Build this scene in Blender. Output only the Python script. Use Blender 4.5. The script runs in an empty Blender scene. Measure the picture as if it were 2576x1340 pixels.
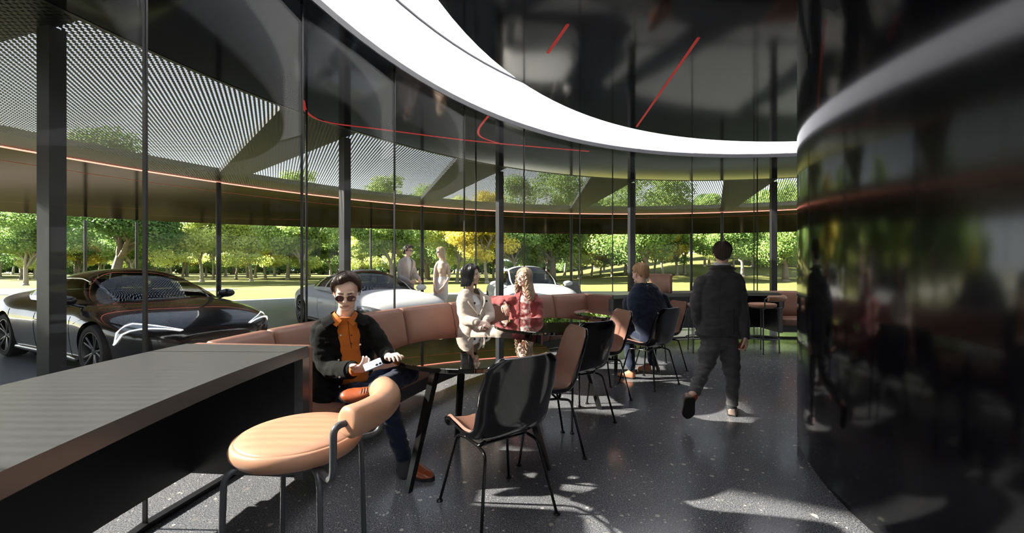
import bpy, math, random
import numpy as np
from mathutils import Vector, Matrix, Euler, noise
R_=math.radians
scene=bpy.context.scene
COL=scene.collection
F=1035.6; HX=1288.0; HY=675.0; EYE=1.33
CX,CY=4.321,1.753
ZC=3.449
def W(px,py,d): return Vector(((px-HX)/F*d, d, EYE-(py-HY)/F*d))
def P(a,r,z=0.0): return Vector((CX+r*math.cos(R_(a)),CY+r*math.sin(R_(a)),z))
# ------------------------------------------------------------------ materials
def mat(name,col=(.5,.5,.5),rough=.5,metal=0.,spec=.5,coat=0.,coatr=.05,sheen=0.,emit=None,es=0.,bump=None,vary=None,alpha=None,sub=0.):
    m=bpy.data.materials.new(name); m.use_nodes=True
    nt=m.node_tree; b=nt.nodes['Principled BSDF']
    b.inputs['Base Color'].default_value=(*col,1); b.inputs['Roughness'].default_value=rough
    b.inputs['Metallic'].default_value=metal; b.inputs['Specular IOR Level'].default_value=spec
    b.inputs['Coat Weight'].default_value=coat; b.inputs['Coat Roughness'].default_value=coatr
    b.inputs['Sheen Weight'].default_value=sheen
    if sub: b.inputs['Subsurface Weight'].default_value=sub; b.inputs['Subsurface Radius'].default_value=(.02,.008,.004); b.inputs['Subsurface Scale'].default_value=.6
    if emit: b.inputs['Emission Color'].default_value=(*emit,1); b.inputs['Emission Strength'].default_value=es
    tc=nt.nodes.new('ShaderNodeTexCoord')
    if vary:                                    # (scale, amount, detail)
        n=nt.nodes.new('ShaderNodeTexNoise'); n.inputs['Scale'].default_value=vary[0]; n.inputs['Detail'].default_value=4
        nt.links.new(tc.outputs['Object'],n.inputs['Vector'])
        mx=nt.nodes.new('ShaderNodeMix'); mx.data_type='RGBA'
        a=vary[1]
        mx.inputs['A'].default_value=(*[c*(1-a) for c in col],1); mx.inputs['B'].default_value=(*[min(1,c*(1+a)) for c in col],1)
        nt.links.new(n.outputs['Fac'],mx.inputs['Factor']); nt.links.new(mx.outputs['Result'],b.inputs['Base Color'])
    if bump:                                    # (scale, strength, distance)
        n=nt.nodes.new('ShaderNodeTexNoise'); n.inputs['Scale'].default_value=bump[0]; n.inputs['Detail'].default_value=5
        nt.links.new(tc.outputs['Object'],n.inputs['Vector'])
        bp=nt.nodes.new('ShaderNodeBump'); bp.inputs['Strength'].default_value=bump[1]; bp.inputs['Distance'].default_value=bump[2] if len(bump)>2 else .002
        nt.links.new(n.outputs['Fac'],bp.inputs['Height']); nt.links.new(bp.outputs['Normal'],b.inputs['Normal'])
    return m
def nodes(name):
    m=bpy.data.materials.new(name); m.use_nodes=True; nt=m.node_tree
    return m,nt,nt.nodes['Principled BSDF'],nt.nodes['Material Output'],nt.nodes.new('ShaderNodeTexCoord')
def mathn(nt,op,a,b=None,c=None):
    n=nt.nodes.new('ShaderNodeMath'); n.operation=op
    for i,v in enumerate((a,b,c)):
        if v is None: continue
        if isinstance(v,(int,float)): n.inputs[i].default_value=v
        else: nt.links.new(v,n.inputs[i])
    return n.outputs[0]
def ramp(nt,fac,stops,interp='LINEAR'):
    n=nt.nodes.new('ShaderNodeValToRGB'); n.color_ramp.interpolation=interp
    el=n.color_ramp.elements
    while len(el)<len(stops): el.new(.5)
    for e,(p,c) in zip(el,stops): e.position=p; e.color=(*c,1) if len(c)==3 else c
    nt.links.new(fac,n.inputs[0]); return n.outputs[0]

def terrazzo():
    m,nt,b,o,tc=nodes('terrazzo')
    def chips(scale,thr,seed):
        mp=nt.nodes.new('ShaderNodeMapping'); mp.inputs['Location'].default_value=(seed,seed*2,0); nt.links.new(tc.outputs['Object'],mp.inputs['Vector'])
        v=nt.nodes.new('ShaderNodeTexVoronoi'); v.inputs['Scale'].default_value=scale; nt.links.new(mp.outputs[0],v.inputs['Vector'])
        sc=nt.nodes.new('ShaderNodeSeparateColor'); nt.links.new(v.outputs['Color'],sc.inputs[0])
        sel=mathn(nt,'GREATER_THAN',sc.outputs[0],thr); ins=mathn(nt,'LESS_THAN',v.outputs['Distance'],mathn(nt,'MULTIPLY',sc.outputs[1],.42))
        return mathn(nt,'MULTIPLY',sel,ins),sc.outputs[2]
    n=nt.nodes.new('ShaderNodeTexNoise'); n.inputs['Scale'].default_value=160; n.inputs['Detail'].default_value=4; nt.links.new(tc.outputs['Object'],n.inputs['Vector'])
    base=ramp(nt,n.outputs['Fac'],[(.38,(.045,.049,.06)),(.62,(.27,.275,.30))])
    cur=base
    for sc_,th,sd,ca,cb in ((95,.45,0,(.16,.157,.15),(.42,.41,.385)),(46,.80,3.3,(.2,.19,.18),(.62,.59,.54)),(26,.92,7.1,(.22,.21,.2),(.55,.52,.47))):
        f,v=chips(sc_,th,sd)
        col=ramp(nt,v,[(0,ca),(1,cb)])
        mx=nt.nodes.new('ShaderNodeMix'); mx.data_type='RGBA'
        nt.links.new(f,mx.inputs['Factor']); nt.links.new(cur,mx.inputs['A']); nt.links.new(col,mx.inputs['B']); cur=mx.outputs['Result']
    nt.links.new(cur,b.inputs['Base Color'])
    n2=nt.nodes.new('ShaderNodeTexNoise'); n2.inputs['Scale'].default_value=1.3; n2.inputs['Detail'].default_value=3; nt.links.new(tc.outputs['Object'],n2.inputs['Vector'])
    mr=nt.nodes.new('ShaderNodeMapRange'); mr.inputs['From Min'].default_value=.3; mr.inputs['From Max'].default_value=.7
    mr.inputs['To Min'].default_value=.13; mr.inputs['To Max'].default_value=.24; nt.links.new(n2.outputs['Fac'],mr.inputs[0]); nt.links.new(mr.outputs[0],b.inputs['Roughness'])
    b.inputs['Specular IOR Level'].default_value=.7
    return m
def grass_mat():
    m,nt,b,o,tc=nodes('lawn')
    n=nt.nodes.new('ShaderNodeTexNoise'); n.inputs['Scale'].default_value=.35; n.inputs['Detail'].default_value=8; nt.links.new(tc.outputs['Object'],n.inputs['Vector'])
    n2=nt.nodes.new('ShaderNodeTexNoise'); n2.inputs['Scale'].default_value=9; n2.inputs['Detail'].default_value=6; nt.links.new(tc.outputs['Object'],n2.inputs['Vector'])
    f=mathn(nt,'ADD',mathn(nt,'MULTIPLY',n.outputs['Fac'],.5),mathn(nt,'MULTIPLY',n2.outputs['Fac'],.5))
    nt.links.new(ramp(nt,f,[(.35,(.082,.087,.022)),(.65,(.128,.128,.043))]),b.inputs['Base Color'])
    b.inputs['Roughness'].default_value=1; b.inputs['Specular IOR Level'].default_value=.1
    return m
def glass_mat(name,tint=(.93,.95,.94),ior=1.5,rough=0.0):
    m,nt,b,o,tc=nodes(name); nt.nodes.remove(b)
    t=nt.nodes.new('ShaderNodeBsdfTransparent'); t.inputs[0].default_value=(*tint,1)
    g=nt.nodes.new('ShaderNodeBsdfGlossy'); g.inputs['Roughness'].default_value=rough
    fr=nt.nodes.new('ShaderNodeFresnel'); geo=nt.nodes.new('ShaderNodeNewGeometry'); nt.links.new(mathn(nt,'ADD',mathn(nt,'MULTIPLY',geo.outputs['Backfacing'],1/ior-ior),ior),fr.inputs[0])
    mx=nt.nodes.new('ShaderNodeMixShader'); nt.links.new(fr.outputs[0],mx.inputs[0]); nt.links.new(t.outputs[0],mx.inputs[1]); nt.links.new(g.outputs[0],mx.inputs[2])
    nt.links.new(mx.outputs[0],o.inputs[0]); return m
def glossmat(name,col,rough,dif):
    m,nt,b,o,tc=nodes(name); nt.nodes.remove(b)
    g=nt.nodes.new('ShaderNodeBsdfGlossy'); g.inputs['Color'].default_value=(*col,1); g.inputs['Roughness'].default_value=rough
    d=nt.nodes.new('ShaderNodeBsdfDiffuse'); d.inputs[0].default_value=(*dif,1); ad=nt.nodes.new('ShaderNodeAddShader')
    nt.links.new(g.outputs[0],ad.inputs[0]); nt.links.new(d.outputs[0],ad.inputs[1]); nt.links.new(ad.outputs[0],o.inputs[0]); return m
def perforated():
    m,nt,b,o,tc=nodes('perforated_metal')
    b.inputs['Base Color'].default_value=(.035,.036,.042,1); b.inputs['Roughness'].default_value=.45; b.inputs['Metallic'].default_value=.6
    sep=nt.nodes.new('ShaderNodeSeparateXYZ'); nt.links.new(tc.outputs['Object'],sep.inputs[0])
    p=.056
    x=mathn(nt,'DIVIDE',sep.outputs[0],p); y=mathn(nt,'DIVIDE',sep.outputs[1],p*1.732)
    def cell(ox,oy):
        fx=mathn(nt,'SUBTRACT',mathn(nt,'FRACT',mathn(nt,'ADD',x,ox)),.5); fy=mathn(nt,'SUBTRACT',mathn(nt,'FRACT',mathn(nt,'ADD',y,oy)),.5)
        fy=mathn(nt,'MULTIPLY',fy,1.732)
        return mathn(nt,'SQRT',mathn(nt,'ADD',mathn(nt,'MULTIPLY',fx,fx),mathn(nt,'MULTIPLY',fy,fy)))
    d=mathn(nt,'MINIMUM',cell(0,0),cell(.5,.5))
    hole=mathn(nt,'LESS_THAN',d,.36)
    t=nt.nodes.new('ShaderNodeBsdfTransparent'); mx=nt.nodes.new('ShaderNodeMixShader')
    nt.links.new(hole,mx.inputs[0]); nt.links.new(b.outputs[0],mx.inputs[1]); nt.links.new(t.outputs[0],mx.inputs[2]); nt.links.new(mx.outputs[0],o.inputs[0])
    return m
def leaf_mat(name,c1,c2):
    m,nt,b,o,tc=nodes(name)
    oi=nt.nodes.new('ShaderNodeObjectInfo')
    n=nt.nodes.new('ShaderNodeTexNoise'); n.inputs['Scale'].default_value=1.1; n.inputs['Detail'].default_value=3; nt.links.new(tc.outputs['Object'],n.inputs['Vector'])
    f=mathn(nt,'ADD',mathn(nt,'MULTIPLY',n.outputs['Fac'],.9),mathn(nt,'MULTIPLY',oi.outputs['Random'],.35))
    c=ramp(nt,f,[(.35,c1),(.85,c2)])
    nt.links.new(c,b.inputs['Base Color']); b.inputs['Roughness'].default_value=.55; b.inputs['Specular IOR Level'].default_value=.3
    t=nt.nodes.new('ShaderNodeBsdfTranslucent'); nt.links.new(c,t.inputs[0])
    mx=nt.nodes.new('ShaderNodeMixShader'); mx.inputs[0].default_value=.45; nt.links.new(b.outputs[0],mx.inputs[1]); nt.links.new(t.outputs[0],mx.inputs[2]); nt.links.new(mx.outputs[0],o.inputs[0])
    return m
M={}
M['terrazzo']=terrazzo(); M['lawn']=grass_mat(); M['glass']=glass_mat('facade_glass',(.97,.98,.97),1.13); M['perf']=perforated()
M['gloss_ceiling']=mat('gloss_black_ceiling',(.006,.006,.008),.09,0,.85)
M['core']=mat('gloss_black_core',(.004,.004,.006),.10,0,.8)
M['soffit']=glossmat('bronze_gloss_soffit',(.055,.046,.038),.12,(.004,.004,.003))
M['pavement']=mat('smooth_grey_pavement',(.20,.21,.215),.5,0,.5,vary=(5,.08))
M['white_cove']=mat('white_cove_paint',(.86,.86,.9),.5)
M['lightpanel']=mat('luminous_panel',(1,1,1),.5,emit=(1,.99,.98),es=2.2)
M['led']=mat('red_led',(1,.1,.08),.5,emit=(1,.30,.22),es=1.6)
M['red_glow_dim']=mat('dim_red_glow',(1,.05,.05),.5,emit=(1,.08,.09),es=.065)  # dim red emission, also painting the red reflections in the ceiling
M['black_metal']=mat('black_metal',(.012,.012,.014),.35,.2,.5)
M['column']=mat('dark_grey_column',(.035,.036,.042),.38,.3,.5)
M['counter']=mat('speckled_charcoal_counter',(.07,.071,.074),.3,0,.55,vary=(900,.35),bump=(700,.08,.001))
M['counter_in']=mat('charcoal_panel',(.018,.018,.02),.35,0,.5,bump=(700,.08,.001))
M['leather']=mat('cognac_leather',(.225,.112,.08),.42,0,.45,vary=(6,.12),bump=(260,.25,.0015))
M['leather_light']=mat('tan_leather',(.50,.265,.165),.40,0,.45,vary=(4,.08),bump=(300,.12,.001))
M['shell']=mat('black_gloss_shell',(.006,.006,.007),.12,0,.6,coat=.5)
M['chair_metal']=mat('black_chrome_leg',(.03,.03,.032),.16,.85,.5)
M['grey_tube']=mat('grey_lacquered_tube',(.09,.095,.105),.35,.3,.5)
M['tabletop']=mat('black_mirror_glass_top',(.004,.004,.003),.015,0,1.0,coat=1.0,coatr=.01)
M['table_leg']=mat('black_gloss_leg',(.014,.014,.014),.18,.3,.6)
M['concrete']=mat('grey_concrete',(.3,.29,.28),.8,vary=(40,.2))
M['bark']=mat('pale_bark',(.26,.23,.19),.9,vary=(3,.3),bump=(9,.6,.05))
M['bark_dark']=mat('dark_bark',(.15,.12,.09),.9,vary=(3,.3),bump=(9,.6,.05))
M['leaf_green']=leaf_mat('leaf_green',(.10,.20,.045),(.34,.45,.14))
M['leaf_dark']=leaf_mat('leaf_dark_green',(.065,.14,.04),(.23,.34,.11))
M['leaf_lime']=leaf_mat('leaf_lime',(.31,.37,.07),(.56,.62,.21))
M['leaf_yellow']=leaf_mat('leaf_yellow',(.42,.34,.04),(.64,.56,.11))
# ------------------------------------------------------------------ mesh builder
class MB:
    def __init__(s): s.v=[]; s.f=[]
    def add(s,vs,fs):
        b=len(s.v); s.v+= [tuple(v) for v in vs]; s.f+=[tuple(i+b for i in f) for f in fs]; return s
    def box(s,c,size,rot=None):
        c=Vector(c); hx,hy,hz=[k/2 for k in size]
        vs=[Vector((x*hx,y*hy,z*hz)) for x in(-1,1) for y in(-1,1) for z in(-1,1)]
        if rot is not None: vs=[rot@v for v in vs]
        return s.add([c+v for v in vs],[(0,1,3,2),(4,6,7,5),(0,4,5,1),(2,3,7,6),(0,2,6,4),(1,5,7,3)])
    def rings(s,rings,cap=True,closed=False):
        n=len(rings[0]); vs=[p for r in rings for p in r]; fs=[]; m=len(rings)
        for i in range(m if closed else m-1):
            a=i*n; b=((i+1)%m)*n
            for j in range(n): k=(j+1)%n; fs.append((a+j,a+k,b+k,b+j))
        if cap and not closed: fs.append(tuple(range(n-1,-1,-1))); fs.append(tuple((m-1)*n+j for j in range(n)))
        return s.add(vs,fs)
    def tube(s,path,rad,n=10,flat=1.0,up=None,cap='round',closed=False):
        path=[Vector(p) for p in path]; m=len(path)
        if not hasattr(rad,'__len__'): rad=[rad]*m
        tang=[]
        for i in range(m):
            if closed: t=path[(i+1)%m]-path[i-1]
            else: t=path[min(i+1,m-1)]-path[max(i-1,0)]
            tang.append(t.normalized() if t.length>1e-9 else Vector((0,0,1)))
        u=Vector(up) if up is not None else (Vector((0,0,1)) if abs(tang[0].z)<.9 else Vector((1,0,0)))
        rs=[];
        def ring(c,t,u,r,fl):
            a=(u-t*u.dot(t)).normalized(); b=t.cross(a)
            return [c+a*(r*fl*math.cos(2*math.pi*k/n))+b*(r*math.sin(2*math.pi*k/n)) for k in range(n)],a
        caps=[]
        if cap=='round' and not closed:
            for ph in (80,55,28): rs.append(ring(path[0]-tang[0]*rad[0]*math.sin(R_(ph)),tang[0],u,rad[0]*math.cos(R_(ph)),flat)[0])
        for i in range(m):
            r,u=ring(path[i],tang[i],u,rad[i],flat); rs.append(r)
        if cap=='round' and not closed:
            for ph in (28,55,80): rs.append(ring(path[-1]+tang[-1]*rad[-1]*math.sin(R_(ph)),tang[-1],u,rad[-1]*math.cos(R_(ph)),flat)[0])
        return s.rings(rs,True,closed)
    def ell(s,c,r,rot=None,n=16,m=10):
        c=Vector(c); r=(r,r,r) if not hasattr(r,'__len__') else r
        rs=[]
        for i in range(1,m):
            ph=math.pi*i/m
            rs.append([Vector((r[0]*math.sin(ph)*math.cos(2*math.pi*k/n),r[1]*math.sin(ph)*math.sin(2*math.pi*k/n),-r[2]*math.cos(ph))) for k in range(n)])
        top=Vector((0,0,r[2])); bot=Vector((0,0,-r[2]))
        vs=[p for q in rs for p in q]+[bot,top]
        fs=[]
        for i in range(m-2):
            for k in range(n): k2=(k+1)%n; fs.append((i*n+k,i*n+k2,(i+1)*n+k2,(i+1)*n+k))
        B=len(vs)-2
        for k in range(n): k2=(k+1)%n; fs.append((B,k2,k)); fs.append((B+1,(m-2)*n+k,(m-2)*n+k2))
        if rot is not None: vs=[rot@v for v in vs]
        return s.add([c+v for v in vs],fs)
    def lathe(s,prof,c=(0,0,0),n=48,M4=None):
        rs=[]
        for k in range(n):
            a=2*math.pi*k/n
            rs.append([Vector((r*math.cos(a),r*math.sin(a),z)) for r,z in prof])
        if M4 is not None: rs=[[M4@v for v in q] for q in rs]
        rs=[[Vector(c)+v for v in q] for q in rs]
        return s.rings(rs,False,True)
    def arc(s,prof,a0,a1,n=24,puff=0.,cr=None):
        """closed (r,z) profile swept about the building centre between two angles"""
        if a1<a0: a0,a1=a1,a0
        pr=np.array(prof); c=pr.mean(0)
        rs=[]
        if puff:
            L=R_(a1-a0)*c[0]; e=math.degrees(puff/c[0])
            st=[(a0,-1.0),(a0+e*.12,-.62),(a0+e*.35,-.3),(a0+e,0)]+[(a0+e+(a1-a0-2*e)*k/n,0) for k in range(1,n)]+[(a1-e,0),(a1-e*.35,-.3),(a1-e*.12,-.62),(a1,-1.0)]
        else: st=[(a0+(a1-a0)*k/n,0) for k in range(n+1)]
        for a,sh in st:
            q=pr
            if sh:
                d=pr-c; q=pr+np.sign(d)*np.minimum(abs(d),puff)*sh
            rs.append([P(a,r,z) for r,z in q])
        return s.rings(rs,True)
    def build(s,name,m,parent=None,smooth=None,loc=None):
        me=bpy.data.meshes.new(name); me.from_pydata(s.v,[],s.f); me.update()
        return link(name,me,m,parent,smooth,loc)
def link(name,me,m,parent=None,smooth=None,loc=None,fixn=True):
    if fixn:
        import bmesh
        bm=bmesh.new(); bm.from_mesh(me); bmesh.ops.recalc_face_normals(bm,faces=bm.faces); bm.to_mesh(me); bm.free()
    for mm in (m if isinstance(m,(list,tuple)) else [m]): me.materials.append(mm)
    if smooth is not None:
        me.polygons.foreach_set('use_smooth',[True]*len(me.polygons))
        try: me.set_sharp_from_angle(angle=R_(smooth))
        except Exception: pass
    o=bpy.data.objects.new(name,me); COL.objects.link(o)
    if parent is not None: o.parent=parent
    if loc is not None: o.location=loc
    return o
def tag(o,label,cat,group=None,kind=None):
    if label: o['label']=label
    if cat: o['category']=cat
    if group: o['group']=group
    if kind: o['kind']=kind
    return o
def struct(o,label=None):
    o['kind']='structure'
    if label: o['label']=label
    return o
def thing(name,label,cat,loc=(0,0,0),rz=0,group=None):
    o=bpy.data.objects.new(name,None); o.empty_display_size=.1; COL.objects.link(o); o.location=loc; o.rotation_euler=(0,0,rz)
    return tag(o,label,cat,group)
def dup(o,loc,rz,label=None):
    def cp(x,par):
        c=x.copy(); COL.objects.link(c)
        if par is not None: c.parent=par
        for ch in list(x.children): cp(ch,c)
        return c
    c=cp(o,None); c.location=loc; c.rotation_euler=(0,0,rz)
    if label: c['label']=label
    return c
def rprof(r0,r1,z0,z1,b,n=4):
    """rounded rectangle profile"""
    pts=[]
    for cx,cz,a in ((r1-b,z1-b,0),(r0+b,z1-b,90),(r0+b,z0+b,180),(r1-b,z0+b,270)):
        for k in range(n+1):
            t=R_(a+90*k/n); pts.append((cx+b*math.cos(t),cz+b*math.sin(t)))
    return pts
def catmull(pts,n=6,closed=False):
    pts=[Vector(p) for p in pts]; out=[]; m=len(pts)
    for i in range(m if closed else m-1):
        p0=pts[i-1] if (i>0 or closed) else pts[0]; p1=pts[i]; p2=pts[(i+1)%m]; p3=pts[(i+2)%m] if (i+2<m or closed) else pts[-1]
        for k in range(n):
            t=k/n; out.append(.5*((2*p1)+(p2-p0)*t+(2*p0-5*p1+4*p2-p3)*t*t+(3*p1-p0-3*p2+p3)*t**3))
    if not closed: out.append(pts[-1])
    return out
def fillet(pts,r,n=5):
    pts=[Vector(p) for p in pts]; out=[pts[0]]
    for i in range(1,len(pts)-1):
        a=pts[i-1]-pts[i]; b=pts[i+1]-pts[i]; rr=min(r,a.length*.45,b.length*.45)
        A=pts[i]+a.normalized()*rr; B=pts[i]+b.normalized()*rr
        for k in range(n+1):
            t=k/n; out.append(A*(1-t)**2+pts[i]*2*t*(1-t)+B*t*t)
    out.append(pts[-1]); return out
# ------------------------------------------------------------------ camera, sky, sun
cam=bpy.data.cameras.new('camera'); cam.sensor_width=36; cam.lens=F/2576*36; cam.shift_y=5/2576; cam.clip_end=600; cam.clip_start=.05
co=bpy.data.objects.new('camera',cam); COL.objects.link(co); co.location=(0,0,EYE); co.rotation_euler=(R_(90),0,0); scene.camera=co
scene.view_settings.view_transform='Standard'; scene.view_settings.look='None'; scene.view_settings.gamma=1; scene.view_settings.use_curve_mapping=False
scene.view_settings.exposure=0.75
w=bpy.data.worlds.new('sky'); scene.world=w; w.use_nodes=True; nt=w.node_tree; bg=nt.nodes['Background']
tcw=nt.nodes.new('ShaderNodeTexCoord'); sp=nt.nodes.new('ShaderNodeSeparateXYZ'); nt.links.new(tcw.outputs['Generated'],sp.inputs[0])
nt.links.new(ramp(nt,sp.outputs[2],[(.0,(.92,.96,1.0)),(.12,(.88,.94,1.0)),(.5,(.68,.77,.93)),(1,(.5,.6,.82))]),bg.inputs[0]); bg.inputs[1].default_value=1.25
sun=bpy.data.lights.new('sun','SUN'); sun.energy=36.0; sun.angle=R_(1.0); sun.color=(1,.93,.82)
so=bpy.data.objects.new('sun',sun); COL.objects.link(so)
SUND=Vector((.857,-.026,-.515)).normalized()
so.rotation_euler=SUND.to_track_quat('-Z','Y').to_euler(); so.location=(-20,-4,18)
# ------------------------------------------------------------------ ground
def sstep(x): x=max(0,min(1,x)); return x*x*(3-2*x)
def gz(x,y): return -.03+4.6*sstep((y-34)/50)*sstep((x-6)/34)
g=MB(); nx,ny=90,70; xs=[-170+340*i/nx for i in range(nx+1)]; ys=[-60+260*j/ny for j in range(ny+1)]
g.add([(x,y,gz(x,y)) for y in ys for x in xs],[(j*(nx+1)+i,j*(nx+1)+i+1,(j+1)*(nx+1)+i+1,(j+1)*(nx+1)+i) for j in range(ny) for i in range(nx)])
tag(struct(g.build('lawn_ground',M['lawn'],smooth=60)),'bright yellow-green mown lawn running back to the trees','lawn')
def disc(r0,r1,z0,z1,n=128,rf=None):
    m=MB(); rs=[]
    for k in range(n):
        a=360*k/n; q=rf(a) if rf else r1
        rs.append([P(a,r0,z0),P(a,q,z0),P(a,q,z1),P(a,r0,z1)])
    return m.rings(rs,False,True)
struct(disc(0.01,8.4,-.2,0).build('floor',M['terrazzo'])); struct(disc(8.4,22.3,-.2,-.002).build('forecourt_pavement',M['pavement']))
mb=MB().box((-34,24,-.1),(32,6,.2)); struct(mb.build('driveway',M['concrete']))
# ------------------------------------------------------------------ ceiling and canopy
struct(disc(6.09,8.15,ZC,ZC+.06).build('ceiling_ring',M['gloss_ceiling']))
struct(disc(.01,5.13,ZC,ZC+.06).build('ceiling',M['gloss_ceiling']))
struct(disc(8.15,8.20,ZC-.005,ZC+.7).build('trim_1',M['black_metal']))
struct(disc(6.075,6.09,ZC-.012,ZC+.05).build('trim_2',M['column']))
struct(disc(6.09,6.14,ZC+.05,4.14).build('cove_wall_outer',M['white_cove']))
struct(disc(5.10,5.13,ZC+.061,4.14).build('cove_wall_inner',M['white_cove']))
struct(disc(6.07,6.09,4.125,4.14).build('trim_3',M['column']))
struct(disc(5.10,6.14,4.14,4.17).build('cove_light_panel',M['lightpanel']))
struct(disc(.01,8.2,4.3,4.4).build('roof',M['black_metal']))
for zz in (ZC,ZC+.009):
    a=MB(); rs=[]
    for k in range(128):
        an=360*k/128; rs.append([P(an,8.2,zz),P(an,14.2,zz)])
    vs=[p for r in rs for p in r]; a.add(vs,[(2*k,2*k+1,(2*k+3)%256,(2*k+2)%256) for k in range(128)])
    struct(a.build('canopy_perforated_sheet',M['perf']))
COLA=[167.25,144.85,122.2,99.0,75.9,54,32,10,-12,-34,-56,-78,-100,-122,-146,-170]
POSTA=[p-.8 for p in COLA]
for k,(ca,pa) in enumerate(zip(COLA,POSTA)):
    b=MB(); z0,z1=ZC+.016,ZC+.12
    A=[P(ca+.2,8.2),P(ca+8.6,8.2),P(pa+1.4,13.3),P(pa-.9,14.2)]
    b.add([Vector((p.x,p.y,z0)) for p in A]+[Vector((p.x,p.y,z1)) for p in A],[(0,1,2,3),(4,7,6,5),(0,4,5,1),(1,5,6,2),(2,6,7,3),(3,7,4,0)])
    struct(b.build('canopy_beam',M['column']))
struct(disc(13.2,14.24,ZC+.018,ZC+.13).build('canopy_rim_beam',M['column']))
struct(disc(14.20,14.24,ZC-.02,ZC+.002).build('red_light_line',M['led']))
RT=[(-180,27.5),(-90,26),(0,25),(61,24.9),(90,23.5),(117,22.8),(125,23.8),(140,26),(150,27),(180,27.5)]
def rf(a):
    a=(a+180)%360-180
    return float(np.interp(a,[t[0] for t in RT],[t[1] for t in RT]))
struct(disc(14.24,24,ZC-.01,ZC+.3,rf=rf).build('canopy_soffit',M['soffit']))
struct(disc(15.6,15.62,ZC-.014,ZC-.008).build('thin_red_ring',M['red_glow_dim']))  # thin dim red emissive ring just under the soffit
# red reflections in the gloss ceiling, built as dim glowing strips
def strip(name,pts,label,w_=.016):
    m=MB(); m.tube([Vector((x,y,ZC-.002)) for x,y in pts],w_,8,flat=.3,up=(0,0,1)); tag(struct(m.build(name,M['red_glow_dim'])),label,'painted reflection')
def CP(px,py): d=F*(ZC-EYE)/(HY-py); return ((px-HX)/F*d,d)
strip('red_reflection_strip',[CP(1757,95),CP(1602,318)],'long straight glowing strip for a dim red reflection in the black ceiling')
strip('red_reflection_strip',[CP(1428,62),CP(1379,132)],'short glowing strip for a dim red reflection in the black ceiling')
strip('red_reflection_strip',[tuple(v)[:2] for v in catmull([(*CP(762,252),0),(*CP(775,285),0),(*CP(830,308),0),(*CP(960,325),0),(*CP(1200,355),0),(*CP(1480,380),0)],8)],'long curved glowing strip for a dim red reflection in the ceiling beside the glass',.022)
strip('red_reflection_strip',[tuple(v)[:2] for v in catmull([(*CP(1228,292),0),(*CP(1204,325),0),(*CP(1212,345),0),(*CP(1262,362),0)],8)],'hooked glowing strip for a dim red reflection beside the white ceiling opening',.018)
# ------------------------------------------------------------------ core
struct(disc(.01,2.556,.06,ZC).build('wall_core',M['core'],smooth=30),'curved glossy black core wall')
struct(disc(.01,2.52,0,.06).build('baseboard_core',M['black_metal']))
# ------------------------------------------------------------------ glass facade
JA=[98.0+11.25*k for k in range(-16,16)]
for k,a in enumerate(JA):
    a1=a+11.25
    p0=P(a,6.215);p1=P(a1,6.215); q0=P(a,6.200);q1=P(a1,6.200)
    m=MB(); m.add([(p.x,p.y,z) for z in (.03,ZC-.005) for p in (p0,p1,q1,q0)],[(0,1,2,3),(4,7,6,5),(0,4,5,1),(1,5,6,2),(2,6,7,3),(3,7,4,0)])
    o=m.build('window_%d'%(k+1),M['glass']); struct(o)
    c=P(a,6.207); m=MB().box((c.x,c.y,ZC/2+.01),(.020,.011,ZC-.03),Matrix.Rotation(R_(a),3,'Z')); m.build('gasket',M['black_metal'],o)
    m=MB(); m.add([(p.x,p.y,z) for z in (0.0,.03) for p in (P(a,6.23),P(a1,6.23),P(a1,6.185),P(a,6.185))],[(0,1,2,3),(4,7,6,5),(0,4,5,1),(1,5,6,2),(2,6,7,3),(3,7,4,0)])
    m.build('floor_channel',M['black_metal'],o)
# columns (rectangular, behind the glass), perimeter posts
CL=['widest of the dark steel columns, behind the bar counter at far left','dark steel column behind the head of the man with the phone','dark steel column between the two seated women','dark steel column rising behind the blond seated man','dark steel column nearest the black core wall']
for k,a in enumerate(COLA[:5]):
    r=8.62; c=P(a,r); o=thing('steel_column',CL[k],'column',(c.x,c.y,0),R_(a))
    m=MB().box((0,0,ZC/2),(.15,.12,ZC-.001)); m.build('shaft',M['column'],o)
    m=MB().box((0,0,.006),(.34,.26,.012)); m.build('base_plate',M['black_metal'],o)
for a in COLA[5:]:
    c=P(a,8.62); struct(MB().box((c.x,c.y,ZC/2),(.22,.15,ZC-.001),Matrix.Rotation(R_(a),3,'Z')).build('rear_column',M['column']))
def post(px,py,lab):
    d=F*(ZC-.01-EYE)/(HY-py); X=(px-HX)/F*d
    m=MB().tube([(0,0,0),(0,0,ZC-.03)],.055,12,cap='flat'); m.lathe([(.0,0),(.11,0),(.11,.015),(.0,.015)],n=16)
    tag(m.build('slim_post',M['column'],loc=(X,d,0),smooth=40),lab,'post','slim canopy posts')
post(550,457,'slim dark canopy post standing just beyond the mirror of the dark saloon')
post(1062,517,'slim dark canopy post between the couple standing outside')
post(1437,537,'slim dark canopy post above the right edge of the rear white car')
post(1816,533,'slim dark canopy post above the head of the walking man')
post(215,553,'leftmost slim outer post, seen over the roof of the dark saloon')
post(344,558,'slim outer post beside the glass joint above the dark saloon windscreen')
post(933,575,'slim outer post to the left of the standing man outside')
post(1738,584,'slim outer post seen between the blond seated man and the walking man')
for px,py,r in ((771,380,.016),(1197,440,.014),(1541,462,.013),(1905,466,.013)):
    t=(px-HX)/F; a=1+t*t;b=-2*(CX*t+CY);c=CX*CX+CY*CY-8.0**2; d=(-b+math.sqrt(b*b-4*a*c))/2/a
    m=MB().tube([(t*d,d,0),(t*d,d,ZC-.002)],r,8,cap='flat')
    struct(m.build('slender_rod',M['black_metal'],smooth=40))  # slender vertical rods just inside the mesh edge
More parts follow.
